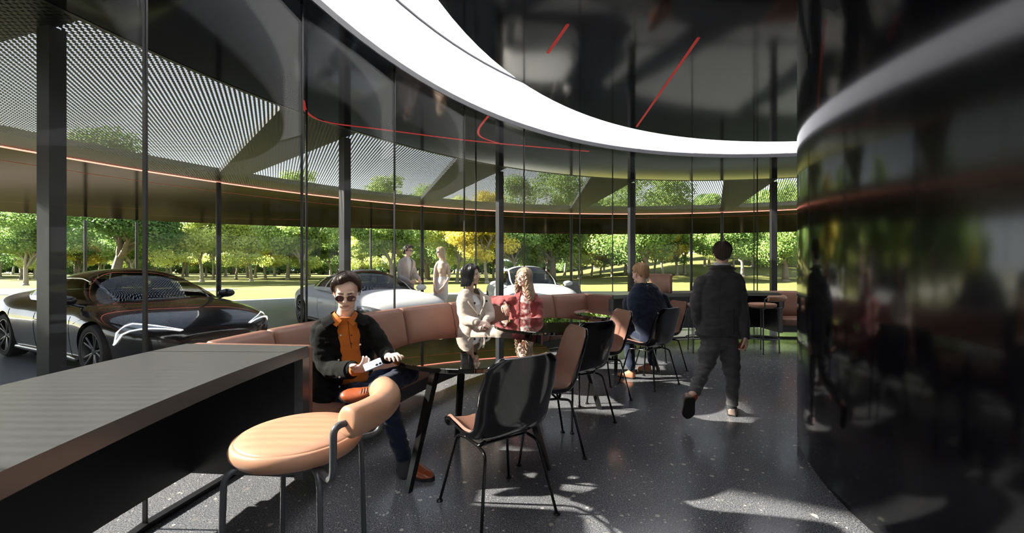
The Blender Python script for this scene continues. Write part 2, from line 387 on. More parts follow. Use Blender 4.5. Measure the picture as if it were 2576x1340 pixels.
# ------------------------------------------------------------------ furniture
# --- shell chair
def shell_chair():
    o=thing('shell_chair','','chair')
    prof=catmull([(0,.245,.418),(0,.215,.447),(0,.10,.452),(0,-.04,.440),(0,-.135,.452),(0,-.195,.505),(0,-.228,.60),(0,-.255,.72),(0,-.285,.84),(0,-.300,.893)],5)
    m=len(prof); wl=[.17,.215,.238,.242,.235,.226,.228,.232,.215,.145]
    T=13
    def surf(i,t,off,shr=0.):
        s=i/(m-1)*(len(wl)-1); k=min(int(s),len(wl)-2); w_=wl[k]+(wl[k+1]-wl[k])*(s-k)-shr
        if i==m-1: pass
        c=prof[i]; tg=(prof[min(i+1,m-1)]-prof[max(i-1,0)]).normalized(); n=Vector((0,tg.z,-tg.y))
        f=s/(len(wl)-1); dish=.055*sstep((s-.3)/1.5)*(1.0 if s<6 else max(.25,1-(s-6)/4))
        x=w_*math.sin(t*math.pi/2*.92)/math.sin(math.pi/2*.92)
        return c+Vector((x,0,0))+n*(dish*abs(t)**2.3+off)
    def grid(off,shr=0,i0=0,i1=m-1,te=1.0):
        return [[surf(i,te*(-1+2*j/(T-1)),off,shr) for j in range(T)] for i in range(i0,i1+1)]
    def slab(a,b,name,mt):
        n=len(a); vs=[p for r in a for p in r]+[p for r in b for p in r]; fs=[]; B=n*T
        for i in range(n-1):
            for j in range(T-1): q=(i*T+j,i*T+j+1,(i+1)*T+j+1,(i+1)*T+j); fs.append(q); fs.append(tuple(B+x for x in reversed(q)))
        edge=[j for j in range(T)]+[i*T+T-1 for i in range(1,n)]+[(n-1)*T+j for j in range(T-2,-1,-1)]+[i*T for i in range(n-2,0,-1)]
        for k in range(len(edge)): e0,e1=edge[k],edge[(k+1)%len(edge)]; fs.append((e0,e1,B+e1,B+e0))
        return MB().add(vs,fs).build(name,mt,o,smooth=50)
    # slab between outer (black) and inner faces; pad on the sitter side
    slab(grid(-.006),grid(.006),'seat_shell',M['shell'])
    slab(grid(.006,.012,1,m-2,.97),grid(.017,.022,1,m-2,.95),'leather_upholstery',M['leather'])
    def fo(x,y): return (x*.236,y*.236,.006)
    for sx in(-1,1):
        for sy in(-1,1):
            t=MB().tube(fillet([fo(sx,sy),(sx*.165,sy*.155,.395),(sx*.155,sy*.06,.405)],.03),.0085,8)
            l=t.build('leg',M['chair_metal'],o,smooth=50)
            MB().lathe([(.0,0),(.017,0),(.019,.006),(.011,.014),(.0,.016)],(sx*.236,sy*.236,0),14).build('foot_glide',M['black_metal'],l,smooth=40)
    t=MB()
    for sx in(-1,1): t.tube([(sx*.155,.07,.405),(sx*.155,-.07,.405)],.0085,8)
    for y in(-.06,.06): t.tube([(-.155,y,.405),(.155,y,.405)],.008,8)
    for sx in(-1,1):
        for y in (-.09,.09): t.tube([(sx*.155,y*.8,.405),(sx*.13,y,.425)],.010,8)
    t.build('seat_frame',M['chair_metal'],o,smooth=50)
    return o
def face(fx,fy): return math.atan2(fy,fx)-math.pi/2
ch=shell_chair(); first=True
CH=[((-.085,2.29),(-.56,.83),'nearest moulded shell chair, turned to show its black gloss back, at the front table'),
    ((.23,3.06),(-.957,-.2),'shell chair with its cognac leather inside showing, pulled to the right of the front table'),
    ((.567,3.64),(-.51,.86),'black-backed shell chair tucked closely behind the front leather-faced chair'),
    ((.92,4.33),(-.957,-.2),'shell chair with cognac leather inside, at the right of the middle table'),
    ((1.59,4.78),(-.60,.80),'black-backed shell chair on which the blond man in navy sits'),
    ((1.99,5.52),(-.957,-.2),'farthest shell chair, its leather inside peeking out right of the blond man')]
for (x,y),f,lab in CH:
    if first: ch.location=(x,y,0); ch.rotation_euler=(0,0,face(*f)); ch['label']=lab; first=False; ch['group']='moulded shell chairs along the tables'
    else: dup(ch,(x,y,0),face(*f),lab)
# --- tables
def table(c,feet,lab,r=.56):
    o=thing('round_table',lab,'table',(c[0],c[1],0),0,'round black tables')
    MB().lathe([(0.001,.714),(r-.012,.714),(r,.720),(r,.742),(r-.004,.746),(0.001,.746)],n=96).build('tabletop',M['tabletop'],o,smooth=35)
    for fx,fy in feet:
        f=Vector((fx-c[0],fy-c[1],0)); tp=Vector((f.x*.60,f.y*.60,.714)); f2=f.normalized()
        rt=Matrix((( f2.x,-f2.y,0),(f2.y,f2.x,0),(0,0,1)))
        m=MB(); q=[Vector((sx*.021,sy*.021,0)) for sx,sy in((-1,-1),(1,-1),(1,1),(-1,1))]
        m.rings([[f+rt@(k*.85) for k in q],[tp+rt@(k*1.15) for k in q]]); m.build('leg',M['table_leg'],o)
    MB().lathe([(0.001,.70),(r*.66,.70),(r*.66,.714),(0.001,.714)],n=48).build('under_plate',M['table_leg'],o,smooth=35)
    return o
T1=(-.288,2.95);T2=(.373,4.32);T3=(1.38,5.42)
table(T1,[(-.618,2.452),(.237,2.73),(-.432,3.24)],'round black mirror-topped table nearest the camera, beside the man with the phone')
table(T2,[(.829,3.90),(.04,3.85),(.25,4.62)],'round black mirror-topped table in front of the two seated women')
table(T3,[(1.197,4.75),(1.85,5.15),(1.2,5.8)],'farthest round black table, in front of the blond man in navy')
# --- bar stool
def stool():
    o=thing('bar_stool','','stool')
    pr=[(0.001,.715),(.15,.712),(.188,.720),(.202,.738),(.204,.752),(.198,.768),(.190,.7735),(.187,.7725),(.183,.777),(.12,.783),(0.001,.785)]
    MB().lathe(pr,n=72).build('seat_cushion',M['leather_light'],o,smooth=60)
    for th in (45,135,225,315):
        c,s=math.cos(R_(th)),math.sin(R_(th))
        m=MB().tube(fillet([(c*.235,s*.235,.006),(c*.212,s*.212,.70),(c*.13,s*.13,.712)],.045),.0095,12)
        l=m.build('leg',M['grey_tube'],o,smooth=50)
        MB().lathe([(0,0),(.013,0),(.013,.012),(0,.012)],(c*.235,s*.235,0),12).build('foot_cap',M['black_metal'],l,smooth=40)
    MB().tube([(.228*math.cos(R_(a)),.228*math.sin(R_(a)),.23) for a in range(0,360,8)],.0085,10,closed=True).build('foot_ring',M['grey_tube'],o,smooth=50)
    MB().tube([(.15*math.cos(R_(a)),.15*math.sin(R_(a)),.706) for a in range(0,360,12)],.008,8,closed=True).build('seat_ring',M['grey_tube'],o,smooth=50)
    def pc(a,r,z): return Vector((r*math.cos(R_(a)),r*math.sin(R_(a)),z))
    for s in(-1,1):
        a=s*42
        m=MB().tube(fillet([pc(a,.16,.704),pc(a,.285,.700),pc(a,.29,.868),pc(s*30,.285,.868)],.045,7),.0105,12)
        m.build('back_support',M['grey_tube'],o,smooth=50)
    pts=[pc(a,.285,.868) for a in range(-32,42,4)]
    m=MB(); path=pts; rad=[.049]*len(pts)
    m.tube(path,rad,24,cap='flat'); 
    p0=(path[0]-path[1]).normalized(); p1=(path[-1]-path[-2]).normalized()
    m2=MB(); P2=[path[0]+p0*.012,path[0]+p0*.008,path[0]]+path[1:-1]+[path[-1],path[-1]+p1*.008,path[-1]+p1*.012]
    m2.tube(P2,[.030,.043,.049]+[.049]*(len(path)-2)+[.049,.043,.030],24,cap='flat').build('backrest_roll',M['leather_light'],o,smooth=40)
    return o
st=stool(); st.location=(-.725,1.404,0); st.rotation_euler=(0,0,R_(-3)); st['label']='large round tan leather bar stool in the foreground at the near counter'; st['group']='tan leather bar stools'
dup(st,(3.99,6.57,0),R_(-72),'small far bar stool standing to the right of the walking man')
dup(st,(3.04,6.60,0),R_(-100),'far bar stool mostly hidden behind the walking man')
# --- bar counters
def counter(a0,a1,lab,both=True):
    mid=(a0+a1)/2; o=thing('bar_counter',lab,'counter'); n=max(6,int(abs(a1-a0)))
    MB().arc([(5.455,.850),(6.18,.850),(6.18,.907),(5.46,.907)],a0,a1,n).build('worktop',M['counter'],o,smooth=20)
    MB().arc([(6.10,.21),(6.175,.21),(6.175,.85),(6.10,.85)],a0,a1,n).build('apron_panel',M['counter_in'],o,smooth=20)
    for a,s in ((a0,1),(a1,-1)) if both else ((a0,1),):
        MB().arc([(5.455,.21),(6.10,.21),(6.10,.85),(5.455,.85)],a,a+s*.5,1).build('end_panel',M['counter_in'],o)
        MB().arc([(5.452,.205),(5.50,.205),(5.50,.849),(5.452,.849)],a+s*.01,a+s*.62,1).build('end_edge',M['counter'],o)
    return o
counter(174.77,235,'long charcoal bar counter running into the left foreground',False)
counter(119.97,86.33,'far charcoal bar counter beyond the blond man and the walking man')
# fix: the near counter ends at the sofa, its open side runs out of view
# --- sofas
def sofa(a0,a1,seams,lab):
    o=thing('curved_sofa',lab,'sofa')
    MB().arc([(5.52,.21),(6.10,.21),(6.17,.80),(6.12,.80),(6.00,.315),(5.52,.315)],a0,a1,48).build('base',M['counter_in'],o,smooth=20)
    ed=[a0+(.5 if a1>a0 else -.5)]+seams+[a1-(.5 if a1>a0 else -.5)]
    for p,q in zip(ed[:-1],ed[1:]):
        lo,hi=min(p,q)+.06,max(p,q)-.06
        MB().arc(rprof(5.485,6.02,.318,.45,.03,4),lo,hi,10,puff=.022).build('seat_cushion',M['leather'],o,smooth=50)
        c=[(5.985,.448),(5.965,.47),(5.975,.60),(6.010,.78),(6.035,.875),(6.055,.902),(6.085,.910),(6.120,.909),(6.135,.895),(6.14,.80),(6.10,.60),(6.06,.448)]
        MB().arc(c,lo,hi,10,puff=.02).build('back_cushion',M['leather'],o,smooth=50)
    for a,s in ((a0,1),(a1,-1)):
        s=s if a1>a0 else -s
        MB().arc(rprof(5.46,6.17,.215,.905,.02,3),a,a+s*.55,2,puff=.012).build('end_panel',M['leather'],o,smooth=50)
    return o
sofa(174.75,120.0,[169.8,162.4,154.7,146.85,140.2,133.7,127.3],'long curved cognac leather banquette with the three people on it, along the glass')
sofa(86.3,40,[78,70,62,54,46],'far cognac leather banquette, its end just left of the black core wall')
o=thing('booth_divider','tall cognac leather booth divider rising behind the blond man','booth divider')
m=MB(); d0=P(107,5.50);d1=P(107,6.09); dv=(d1-d0).normalized(); nv=Vector((-dv.y,dv.x,0))*.03
pf=rprof(0,(d1-d0).length,.908,1.235,.03,5)
for nm,sc in (('upholstered_panel',1.0),):
    m.rings([[d0+dv*a+Vector((0,0,b))+nv*t for a,b in [(c0*(1-e)+e*.3,c1*(1-e)+e*1.07) for c0,c1 in pf]] for t,e in((-1,.04),(-.7,0),(.7,0),(1,.04))]); m.build(nm,M['leather'],o,smooth=50)
# low stone block beyond the rear white car
d=12.6; m=MB(); a=W(1425,709,d);b_=W(1454,709,d);c=W(1478,741,d)
m.add([(a.x,d,0),(c.x+.02,d,0),(b_.x,d,a.z),(a.x,d,a.z),(a.x,d+.9,0),(c.x+.02,d+.9,0),(b_.x,d+.9,a.z),(a.x,d+.9,a.z)],[(0,1,2,3),(4,7,6,5),(0,4,5,1),(1,5,6,2),(2,6,7,3),(3,7,4,0)])
tag(m.build('stone_block',M['concrete']),'grey slant-sided stone block beyond the rear white car','block')
# ------------------------------------------------------------------ trees
def tree_mesh(seed,H,cr,cb,leafm,barkm,nleaf,lsize,spread=1.0,trunk=.22,fork=.35):
    """returns (trunk mesh, foliage mesh): H height, cr crown radius, cb crown base height"""
    rnd=random.Random(seed); m=MB(); tips=[]; nleaf=int(nleaf*1.7); lsize*=.80
    def grow(p,d,L,r,lev):
        n=5; pts=[p]; q=Vector(p); dd=Vector(d)
        for i in range(n):
            dd=(dd+Vector((rnd.uniform(-.18,.18),rnd.uniform(-.18,.18),rnd.uniform(-.03,.14)))).normalized(); q=q+dd*L/n; pts.append(Vector(q))
        m.tube(pts,[r*(1-.5*i/n) for i in range(n+1)],7 if lev<2 else 5,cap='flat')
        if lev>=3: tips.append(q); return
        tips.append(q) if lev>=2 else None
        k=rnd.randint(3,4) if lev else 5
        for j in range(k):
            az=2*math.pi*(j+rnd.random()*.7)/k; e=rnd.uniform(.35,.95)*spread
            nd=(dd*(1-e*.45)+Vector((math.cos(az),math.sin(az),rnd.uniform(-.05,.4)))*e).normalized()
            t=rnd.uniform(.62,1.0); i0=int(t*n); grow(pts[i0],nd,L*rnd.uniform(.6,.85),r*.52*(1 if lev else 1.1),lev+1)
    L0=cb*(1+fork)
    m.tube([(0,0,-.5),(0,0,0),(0,0,.25)],[trunk*1.7,trunk*1.45,trunk],9,cap='flat')
    grow(Vector((0,0,.1)),Vector((0,0,1)),L0,trunk,0)
    # crown blobs
    blobs=[]
    for t in tips: blobs.append((t,rnd.uniform(.55,1.0)*cr*.30))
    for i in range(26):
        az=rnd.random()*6.283; rr=cr*math.sqrt(rnd.random())*.92; z=cb+(H-cb)*rnd.random()**.9
        k=(z-cb)/(H-cb); env=math.sin(math.pi*min(1,.22+.78*k)**.8)**.6
        blobs.append((Vector((rr*env*math.cos(az),rr*env*math.sin(az),z)),cr*rnd.uniform(.22,.36)))
    nb=len(blobs); C=np.array([tuple(b[0]) for b in blobs]); Rr=np.array([b[1] for b in blobs])
    rs=np.random.RandomState(seed); w_=Rr**2; idx=rs.choice(nb,nleaf,p=w_/w_.sum())
    dirs=rs.normal(size=(nleaf,3)); dirs/=np.linalg.norm(dirs,axis=1)[:,None]
    rad=Rr[idx]*(.45+.6*rs.rand(nleaf)); cen=C[idx]+dirs*rad[:,None]*np.array([1.1,1.1,.72])
    cen[:,2]=np.maximum(cen[:,2],cb*.62)
    nrm=dirs+rs.normal(size=(nleaf,3))*.7+np.array([0,0,.35]); nrm/=np.linalg.norm(nrm,axis=1)[:,None]
    a=np.cross(nrm,rs.normal(size=(nleaf,3))); a/=np.linalg.norm(a,axis=1)[:,None]; b=np.cross(nrm,a)
    s=lsize*(.6+.8*rs.rand(nleaf))[:,None]
    V=np.empty((nleaf,4,3)); V[:,0]=cen-a*s; V[:,1]=cen+b*s*.6; V[:,2]=cen+a*s; V[:,3]=cen-b*s*.6
    me=bpy.data.meshes.new('foliage'); me.vertices.add(nleaf*4); me.vertices.foreach_set('co',V.reshape(-1))
    me.loops.add(nleaf*4); me.loops.foreach_set('vertex_index',np.arange(nleaf*4)); me.polygons.add(nleaf)
    me.polygons.foreach_set('loop_start',np.arange(nleaf)*4); me.update(); me.validate(); me.materials.append(leafm)
    tm=bpy.data.meshes.new('trunk'); tm.from_pydata(m.v,[],m.f); tm.update(); tm.materials.append(barkm)
    tm.polygons.foreach_set('use_smooth',[True]*len(tm.polygons))
    return tm,me
KIND={}
def K(k,*a,**b): KIND[k]=tree_mesh(*a,**b)
K('oak',11,11.5,5.6,2.9,M['leaf_green'],M['bark_dark'],52000,.135,1.25,.42,.1)
K('oak2',12,12.5,6.2,3.4,M['leaf_dark'],M['bark_dark'],52000,.135,1.3,.45,.1)
K('green',13,10,3.8,1.9,M['leaf_green'],M['bark'],34000,.12,.9,.2)
K('green2',14,9,3.4,1.8,M['leaf_green'],M['bark'],30000,.12,.9,.17)
K('dark',15,10.5,3.9,1.9,M['leaf_dark'],M['bark'],34000,.13,.9,.22)
K('lime',16,8.2,3.3,1.8,M['leaf_lime'],M['bark'],28000,.115,1.0,.17)
K('yellow',17,7.4,2.9,1.9,M['leaf_yellow'],M['bark'],26000,.115,1.0,.16)
K('bush',18,3.2,2.6,.3,M['leaf_dark'],M['bark_dark'],16000,.15,1.0,.08)
TG='trees of the park beyond the lawn'
KL={'oak':'broad spreading green oak with heavy dark limbs','oak2':'broad dark green oak with heavy dark limbs','green':'round-crowned mid green tree on a pale trunk','green2':'slim mid green tree on a pale trunk','dark':'dense dark green tree','lime':'pale lime-green tree on a pale trunk','yellow':'small yellow-leaved autumn tree on a pale trunk','bush':'low dark green bush'}
TC=0
def put(k,px,d,s=1.0,rz=0,lab=None,gr=TG):
    X=(px-HX)/F*d; z=gz(X,d)-.02
    tm,fm=KIND[k]
    o=thing('park_bush' if k=='bush' else 'park_tree',lab or (KL[k]+', behind the nearer park trees'),'bush' if k=='bush' else 'tree',(X,d,z),rz,gr if lab is None else 'nearer trees of the park')
    o.scale=(s,s,s)
    for nm,me in (('trunk',tm),('foliage',fm)):
        c=bpy.data.objects.new(nm,me); COL.objects.link(c); c.parent=o
    return o
rt=random.Random(5)
named=[('oak2',292,37,1.02,'largest dark oak with forked trunk above the dark saloon roof'),('oak',1390,46,1.05,'big open oak with bare forked trunk right of the column between the women'),('oak',1625,42,1.0,'spreading oak right above the blond seated man'),
 ('oak2',60,50,.9,'dark broad tree at the far left edge, left of the widest column'),('green',64,33,.85,'pale-trunked tree with yellowing leaves left of the widest column'),('lime',508,42,1.12,'bright lime tree just left of the slim post beyond the dark saloon mirror'),
 ('lime',632,44,1.1,'lime tree midway between the slim post and the white saloon'),('yellow',668,50,1.05,'yellow-green small tree left of the white saloon'),('green',762,38,1.05,'tall green tree behind the rear wheel of the white saloon'),
 ('yellow',905,62,1.15,'yellow shrubby tree behind the head of the man with the phone'),('green',985,40,1.05,'tall green tree left of the standing man in the linen jacket'),('oak',1075,48,.9,'spreading tree behind the standing couple'),
 ('lime',1150,40,1.0,'lime tree just right of the standing woman'),('yellow',1225,38,1.15,'bright yellow tree between the seated women'),('dark',1300,44,1.0,'green tree behind the blonde woman'),
 ('yellow',1488,58,1.05,'yellow tree right of the rear white car'),('green2',1540,56,1.0,'slim green tree left of the blond man'),('yellow',1668,50,1.1,'bright yellow tree just right of the blond man'),('green2',1722,52,1.0,'green tree left of the walking man'),
 ('green',1868,46,1.0,'first tree right of the walking man'),('oak',1975,40,.8,'stout-trunked tree at the edge of the black core wall'),('green',1912,58,1.05,'tree behind the far bar stool'),('green2',1784,60,1.1,'tree right behind the head of the walking man')]
for k,px,d,s,lab in named: put(k,px,d,s,rt.random()*6.28,lab)
for i in range(34):
    px=-120+i*65+rt.uniform(-22,22); put(rt.choice(['lime','green2','green','lime','yellow','green']),px,rt.uniform(48,60),rt.uniform(.9,1.15),rt.random()*6.28)
for i in range(46):
    px=-260+i*52+rt.uniform(-18,18); k=rt.choice(['green','green','dark','green2','lime','dark','yellow','green2'])
    put(k,px,rt.uniform(58,78),rt.uniform(.95,1.2),rt.random()*6.28)
for i in range(44):
    px=-300+i*56+rt.uniform(-20,20); k=rt.choice(['dark','green','oak2','dark','green','oak'])
    put(k,px,rt.uniform(88,112),rt.uniform(1.0,1.3),rt.random()*6.28)
for i in range(40):
    px=-320+i*60+rt.uniform(-20,20); put('bush',px,rt.uniform(92,112),rt.uniform(1.5,2.3),rt.random()*6.28,None,'bushes at the back of the park')
# trees whose shade falls over the lawn from beyond the left edge, and trees beside/behind the camera seen only in reflections
for i in range(14):
    a=-178+i*25; 
    if 20<a%360<165: continue
    r=rt.uniform(34,44); x=CX+r*math.cos(R_(a)); y=CY+r*math.sin(R_(a))
    if y>6: continue
    tm,fm=KIND[rt.choice(['green','dark','oak'])]
    o=thing('park_tree','tree standing beside or behind the pavilion, seen only in reflections','tree',(x,y,-.05),rt.random()*6,'trees behind the pavilion'); o.scale=(1.1,)*3
    for nm,me in (('trunk',tm),('foliage',fm)):
        c=bpy.data.objects.new(nm,me); COL.objects.link(c); c.parent=o
# ------------------------------------------------------------------ cars
M['car_dark']=mat('anthracite_car_paint',(.035,.033,.034),.22,.55,.5,coat=1.0,coatr=.02)
M['car_white']=mat('white_car_paint',(.88,.88,.88),.35,0,.25,coat=.12,coatr=.02)
M['car_glass']=glass_mat('tinted_car_glass',(.30,.31,.30),1.45)
M['tyre']=mat('tyre_rubber',(.018,.018,.018),.75)
M['rim']=mat('dark_alloy',(.12,.12,.125),.28,.9)
M['chrome']=mat('bright_trim',(.65,.65,.66),.15,1)
M['car_black']=mat('black_plastic',(.01,.01,.011),.45)
M['interior']=mat('dark_cabin_trim',(.03,.028,.028),.7)
M['lamp']=mat('headlamp_glass',(.33,.34,.35),.2,.6,.8,coat=1)
M['drl']=mat('daylight_running_lamp',(1,1,1),.3,emit=(.95,.98,1),es=.9)
def boolcut(o,cutters):
    for c in cutters:
        md=o.modifiers.new('b','BOOLEAN'); md.operation='DIFFERENCE'; md.object=c; md.solver='EXACT'
    bpy.context.view_layer.update()
    dg=bpy.context.evaluated_depsgraph_get(); me=bpy.data.meshes.new_from_object(o.evaluated_get(dg))
    o.modifiers.clear(); old=o.data; nm=old.name; o.data=me; bpy.data.meshes.remove(old)
    for c in cutters:
        cm=c.data; bpy.data.objects.remove(c); bpy.data.meshes.remove(cm)
    me.polygons.foreach_set('use_smooth',[True]*len(me.polygons)); me.set_sharp_from_angle(angle=R_(32))
def interp(tab,x): return float(np.interp(x,[t[0] for t in tab],[t[1] for t in tab]))
def smooth_interp(tab,x):
    xs=[t[0] for t in tab]; ys=[t[1] for t in tab]
    if x<=xs[0]: return ys[0]
    if x>=xs[-1]: return ys[-1]
    i=max(j for j in range(len(xs)-1) if xs[j]<=x); t=(x-xs[i])/(xs[i+1]-xs[i])
    m0=(ys[i+1]-ys[max(i-1,0)])/(xs[i+1]-xs[max(i-1,0)]); m1=(ys[min(i+2,len(ys)-1)]-ys[i])/(xs[min(i+2,len(ys)-1)]-xs[i]); h=xs[i+1]-xs[i]
    return (2*t**3-3*t*t+1)*ys[i]+(t**3-2*t*t+t)*h*m0+(-2*t**3+3*t*t)*ys[i+1]+(t**3-t*t)*h*m1
def car(D,label):
    root=thing('car',label,'car',(D['x'],D['y'],0),R_(D['yaw'])); root.scale=D['s']
    paint=M[D['paint']]; xf,xr=D['xf'],D['xr']; N=64; A=22
    top=D['top']; wid=D['wid']; n=D.get('n',3.2)
    def sec(x,t):
        """t 0 = sill, 1 = centre line of the bonnet; right half gets y<0"""
        w_=smooth_interp(wid,x); zt=smooth_interp(top,x); zb=.20+.10*max(0,(x-1.9))*1.2+.10*max(0,(-x-1.9))
        zm=zb+(zt-zb)*.52
        if t<.35:
            q=t/.35; return (w_*(.955+.045*math.sin(q*math.pi/2)),zb+(zm-zb)*q)
        a=(t-.35)/.65*math.pi/2
        return (w_*math.cos(a)**(2/n),zm+(zt-zm)*math.sin(a)**(2/n*.9))
    xs=[xr+(xf-xr)*(.5-.5*math.cos(math.pi*(i/(N-1))))*1.0 for i in range(N)]
    def ring(x,f=1.0):
        L=[sec(x,k/A) for k in range(A+1)]; zc=.5
        pts=[Vector((x,-y*f,z if f==1 else zc+(z-zc)*f)) for y,z in L]+[Vector((x,y*f,z if f==1 else zc+(z-zc)*f)) for y,z in reversed(L[:-1])]
        return pts
    m=MB(); rs=[]
    rs.append(ring(xs[0],.80)); 
    for x in xs[1:-1]: rs.append(ring(x))
    rs.append(ring(xs[-1],.80)); m.rings(rs,True)
    body=m.build('body',paint,root,smooth=32)
    wb=D['wb']/2; R=D['wr']; ty=D['track']
    cut=[]
    for wx in(-wb,wb):
        for s in(-1,1):
            c=MB().tube([(wx,s*(ty-.27),R),(wx,s*(ty+.4),R)],R+.045,40,cap='flat').build('cut',paint,None); c.parent=root; cut.append(c)
    boolcut(body,cut)
    # arch lining
    for wx in(-wb,wb):
        m=MB()
        for s in(-1,1): m.tube([(wx,s*(ty-.30),R),(wx,s*(ty-.272),R)],R+.06,32,cap='flat')
        m.build('wheel_well',M['car_black'],root)
    # wheels
    for wx in(-wb,wb):
        for s in(-1,1):
            mt=Matrix.Translation((wx,s*(ty-.115),R))@Matrix.Rotation(-s*math.pi/2,4,'X')
            wl=MB().lathe([(R*.70,-.115),(R*.93,-.115),(R*.985,-.09),(R,-.05),(R,.05),(R*.985,.09),(R*.93,.115),(R*.76,.115),(R*.72,.10),(R*.70,.06)],n=48,M4=mt).build('wheel',M['tyre'],root,smooth=40)
            m=MB().lathe([(R*.60,-.10),(R*.715,-.10),(R*.715,.098),(R*.735,.112),(R*.70,.112),(R*.67,.085),(R*.64,0)],n=48,M4=mt)
            ns=D.get('spokes',5)
            for k in range(ns):
                for e in ((-.17,.17) if D.get('twin',True) else (0,)):
                    a=2*math.pi*k/ns+e
                    p0=mt@Vector((.045*math.cos(a-e*.8),.045*math.sin(a-e*.8),.075)); p1=mt@Vector((R*.42*math.cos(a),R*.42*math.sin(a),.085)); p2=mt@Vector((R*.69*math.cos(a+e*.12),R*.69*math.sin(a+e*.12),.095))
                    m.tube([p0,p1,p2],[.020,.016,.018],8,flat=.6,up=(0,1,0))
            m.lathe([(0.001,.09),(.04,.088),(.05,.07),(.05,.02),(0.001,.02)],n=20,M4=mt)
            m.build('rim',M['rim'],wl,smooth=40)
            MB().lathe([(0.001,-.02),(R*.56,-.02),(R*.56,.012),(0.001,.012)],n=32,M4=mt).build('brake_disc',M['car_black'],wl,smooth=40)
    # greenhouse
    g=D['gh']  # list of (x,z_top,halfwidth_bottom,halfwidth_top)
    G=20
    xs2=[g['x0']+(g['x1']-g['x0'])*i/40 for i in range(41)]
    def gsec(x,t):
        zt=smooth_interp(g['top'],x); zb=g['belt'] if False else min(smooth_interp(top,x)+.0,g['belt'])-.06
        zt=max(zt,zb+.02)
        w0=smooth_interp(g['wb'],x); k=(zt-zb)/(g['zmax']-zb); nn=2.9
        a=t*math.pi/2
        yy=w0*(1-g['lean']*min(1,(math.sin(a)**(2/nn))*k))
        return (yy*math.cos(a)**(2/nn) if a>0 else yy, zb+(zt-zb)*math.sin(a)**(2/nn))
    def gp(x,t):   # t in -1..1 : -1 = right belt, 0 = centre, 1 = left belt
        y,z=gsec(x,1-abs(t)); return Vector((x,y if t>0 else -y,z))
    ts=[-1+2*j/(2*G) for j in range(2*G+1)]
    wsx=g['ws']; rwx=g['rw']; tr=g['troof']; 
    def panel(name,mt,sel,th=.008,lift=0.):
        idx={}; vs=[]; fs=[]
        def vi(i,j):
            if (i,j) not in idx: idx[(i,j)]=len(vs); vs.append(gp(xs2[i],ts[j])+Vector((0,0,lift)))
            return idx[(i,j)]
        for i in range(40):
            for j in range(2*G):
                xm=(xs2[i]+xs2[i+1])/2; tm=(ts[j]+ts[j+1])/2
                if sel(xm,tm): fs.append((vi(i,j),vi(i,j+1),vi(i+1,j+1),vi(i+1,j)))
        if fs: return MB().add(vs,fs).build(name,mt,root,smooth=60)
    def cls(x,t):
        a=abs(t)
        if x>wsx[0]: return 'windscreen' if a<tr+.06 else ('pillar' if a<tr+.15 else 'side')
        if x>wsx[1]: return 'roof' if a<tr+.13 else 'side'
        if x>rwx[0]: return 'roof' if a<tr+.13 else 'side'
        return 'rear' if a<tr+.02 else ('pillar' if a<tr+.22 or x<rwx[1] else 'side')
    def cls2(x,t):
        c=cls(x,t)
        if c=='side':
            if abs(t)>.93: return 'pillar'
            if any(abs(x-b)<.045 for b in g['bp']): return 'pillar'
        return c
    panel('windscreen',M['car_glass'],lambda x,t:cls2(x,t)=='windscreen')
    panel('rear_window',M['car_glass'],lambda x,t:cls2(x,t)=='rear')
    panel('side_window',M['car_glass'],lambda x,t:cls2(x,t)=='side' and t<0)
    panel('side_window',M['car_glass'],lambda x,t:cls2(x,t)=='side' and t>0)
    panel('roof',M['car_glass_roof'] if False else paint,lambda x,t:cls2(x,t) in('roof','pillar'))
    # window trim lines
    for s in(-1,1):
        xa=[x for x in xs2 if rwx[1]<=x<=wsx[0]+.25]
        MB().tube([gp(x,s*(tr+.17))+Vector((0,s*.004,0)) for x in xa],.009,6).build('window_trim',M['chrome'] if D['paint']=='car_dark' else M['car_black'],root,smooth=60)
    # cabin
    zb=g['belt']
    for sx in (.15,-.75):
        for s in(-1,1):
            m=MB(); m.box((sx,s*.36,zb-.12),(.12,.44,.42)); m.box((sx-.05,s*.36,zb+.19),(.09,.24,.17))
            q=m.build('seat_back',M['interior'],root); 
    MB().tube([(.78,-.62,zb-.06),(.78,.62,zb-.06)],.10,12,flat=.5,up=(0,0,1)).build('dashboard',M['interior'],root,smooth=60)
    # body details on the surface
    def bp(x,t,off=.004):
        s=1 if t>0 else -1; tt=1-abs(t); y,z=sec(x,tt); y2,z2=sec(x,min(1,tt+.01)); nrm=Vector((0,z2-z,-(y2-y))); nrm=nrm.normalized() if nrm.length>0 else Vector((0,0,1))
        if nrm.y<0: nrm=-nrm
        if tt>.97: nrm=Vector((0,0,1))
        return Vector((x,s*(y+nrm.y*off),z+nrm.z*off))
    def patch(name,mt,outline,parent=root,off=.006,nu=14,nv=6):
        """outline: function (u,v) -> (x,t)"""
        vs=[bp(*outline(i/nu,j/nv),off) for i in range(nu+1) for j in range(nv+1)]
        fs=[(i*(nv+1)+j,i*(nv+1)+j+1,(i+1)*(nv+1)+j+1,(i+1)*(nv+1)+j) for i in range(nu) for j in range(nv)]
        return MB().add(vs,fs).build(name,mt,parent,smooth=60)
    def seam(pts,name='panel_gap',mt=M['car_black'],r=.003): MB().tube([bp(x,t,.001) for x,t in pts],r,5).build(name,mt,root,smooth=60)
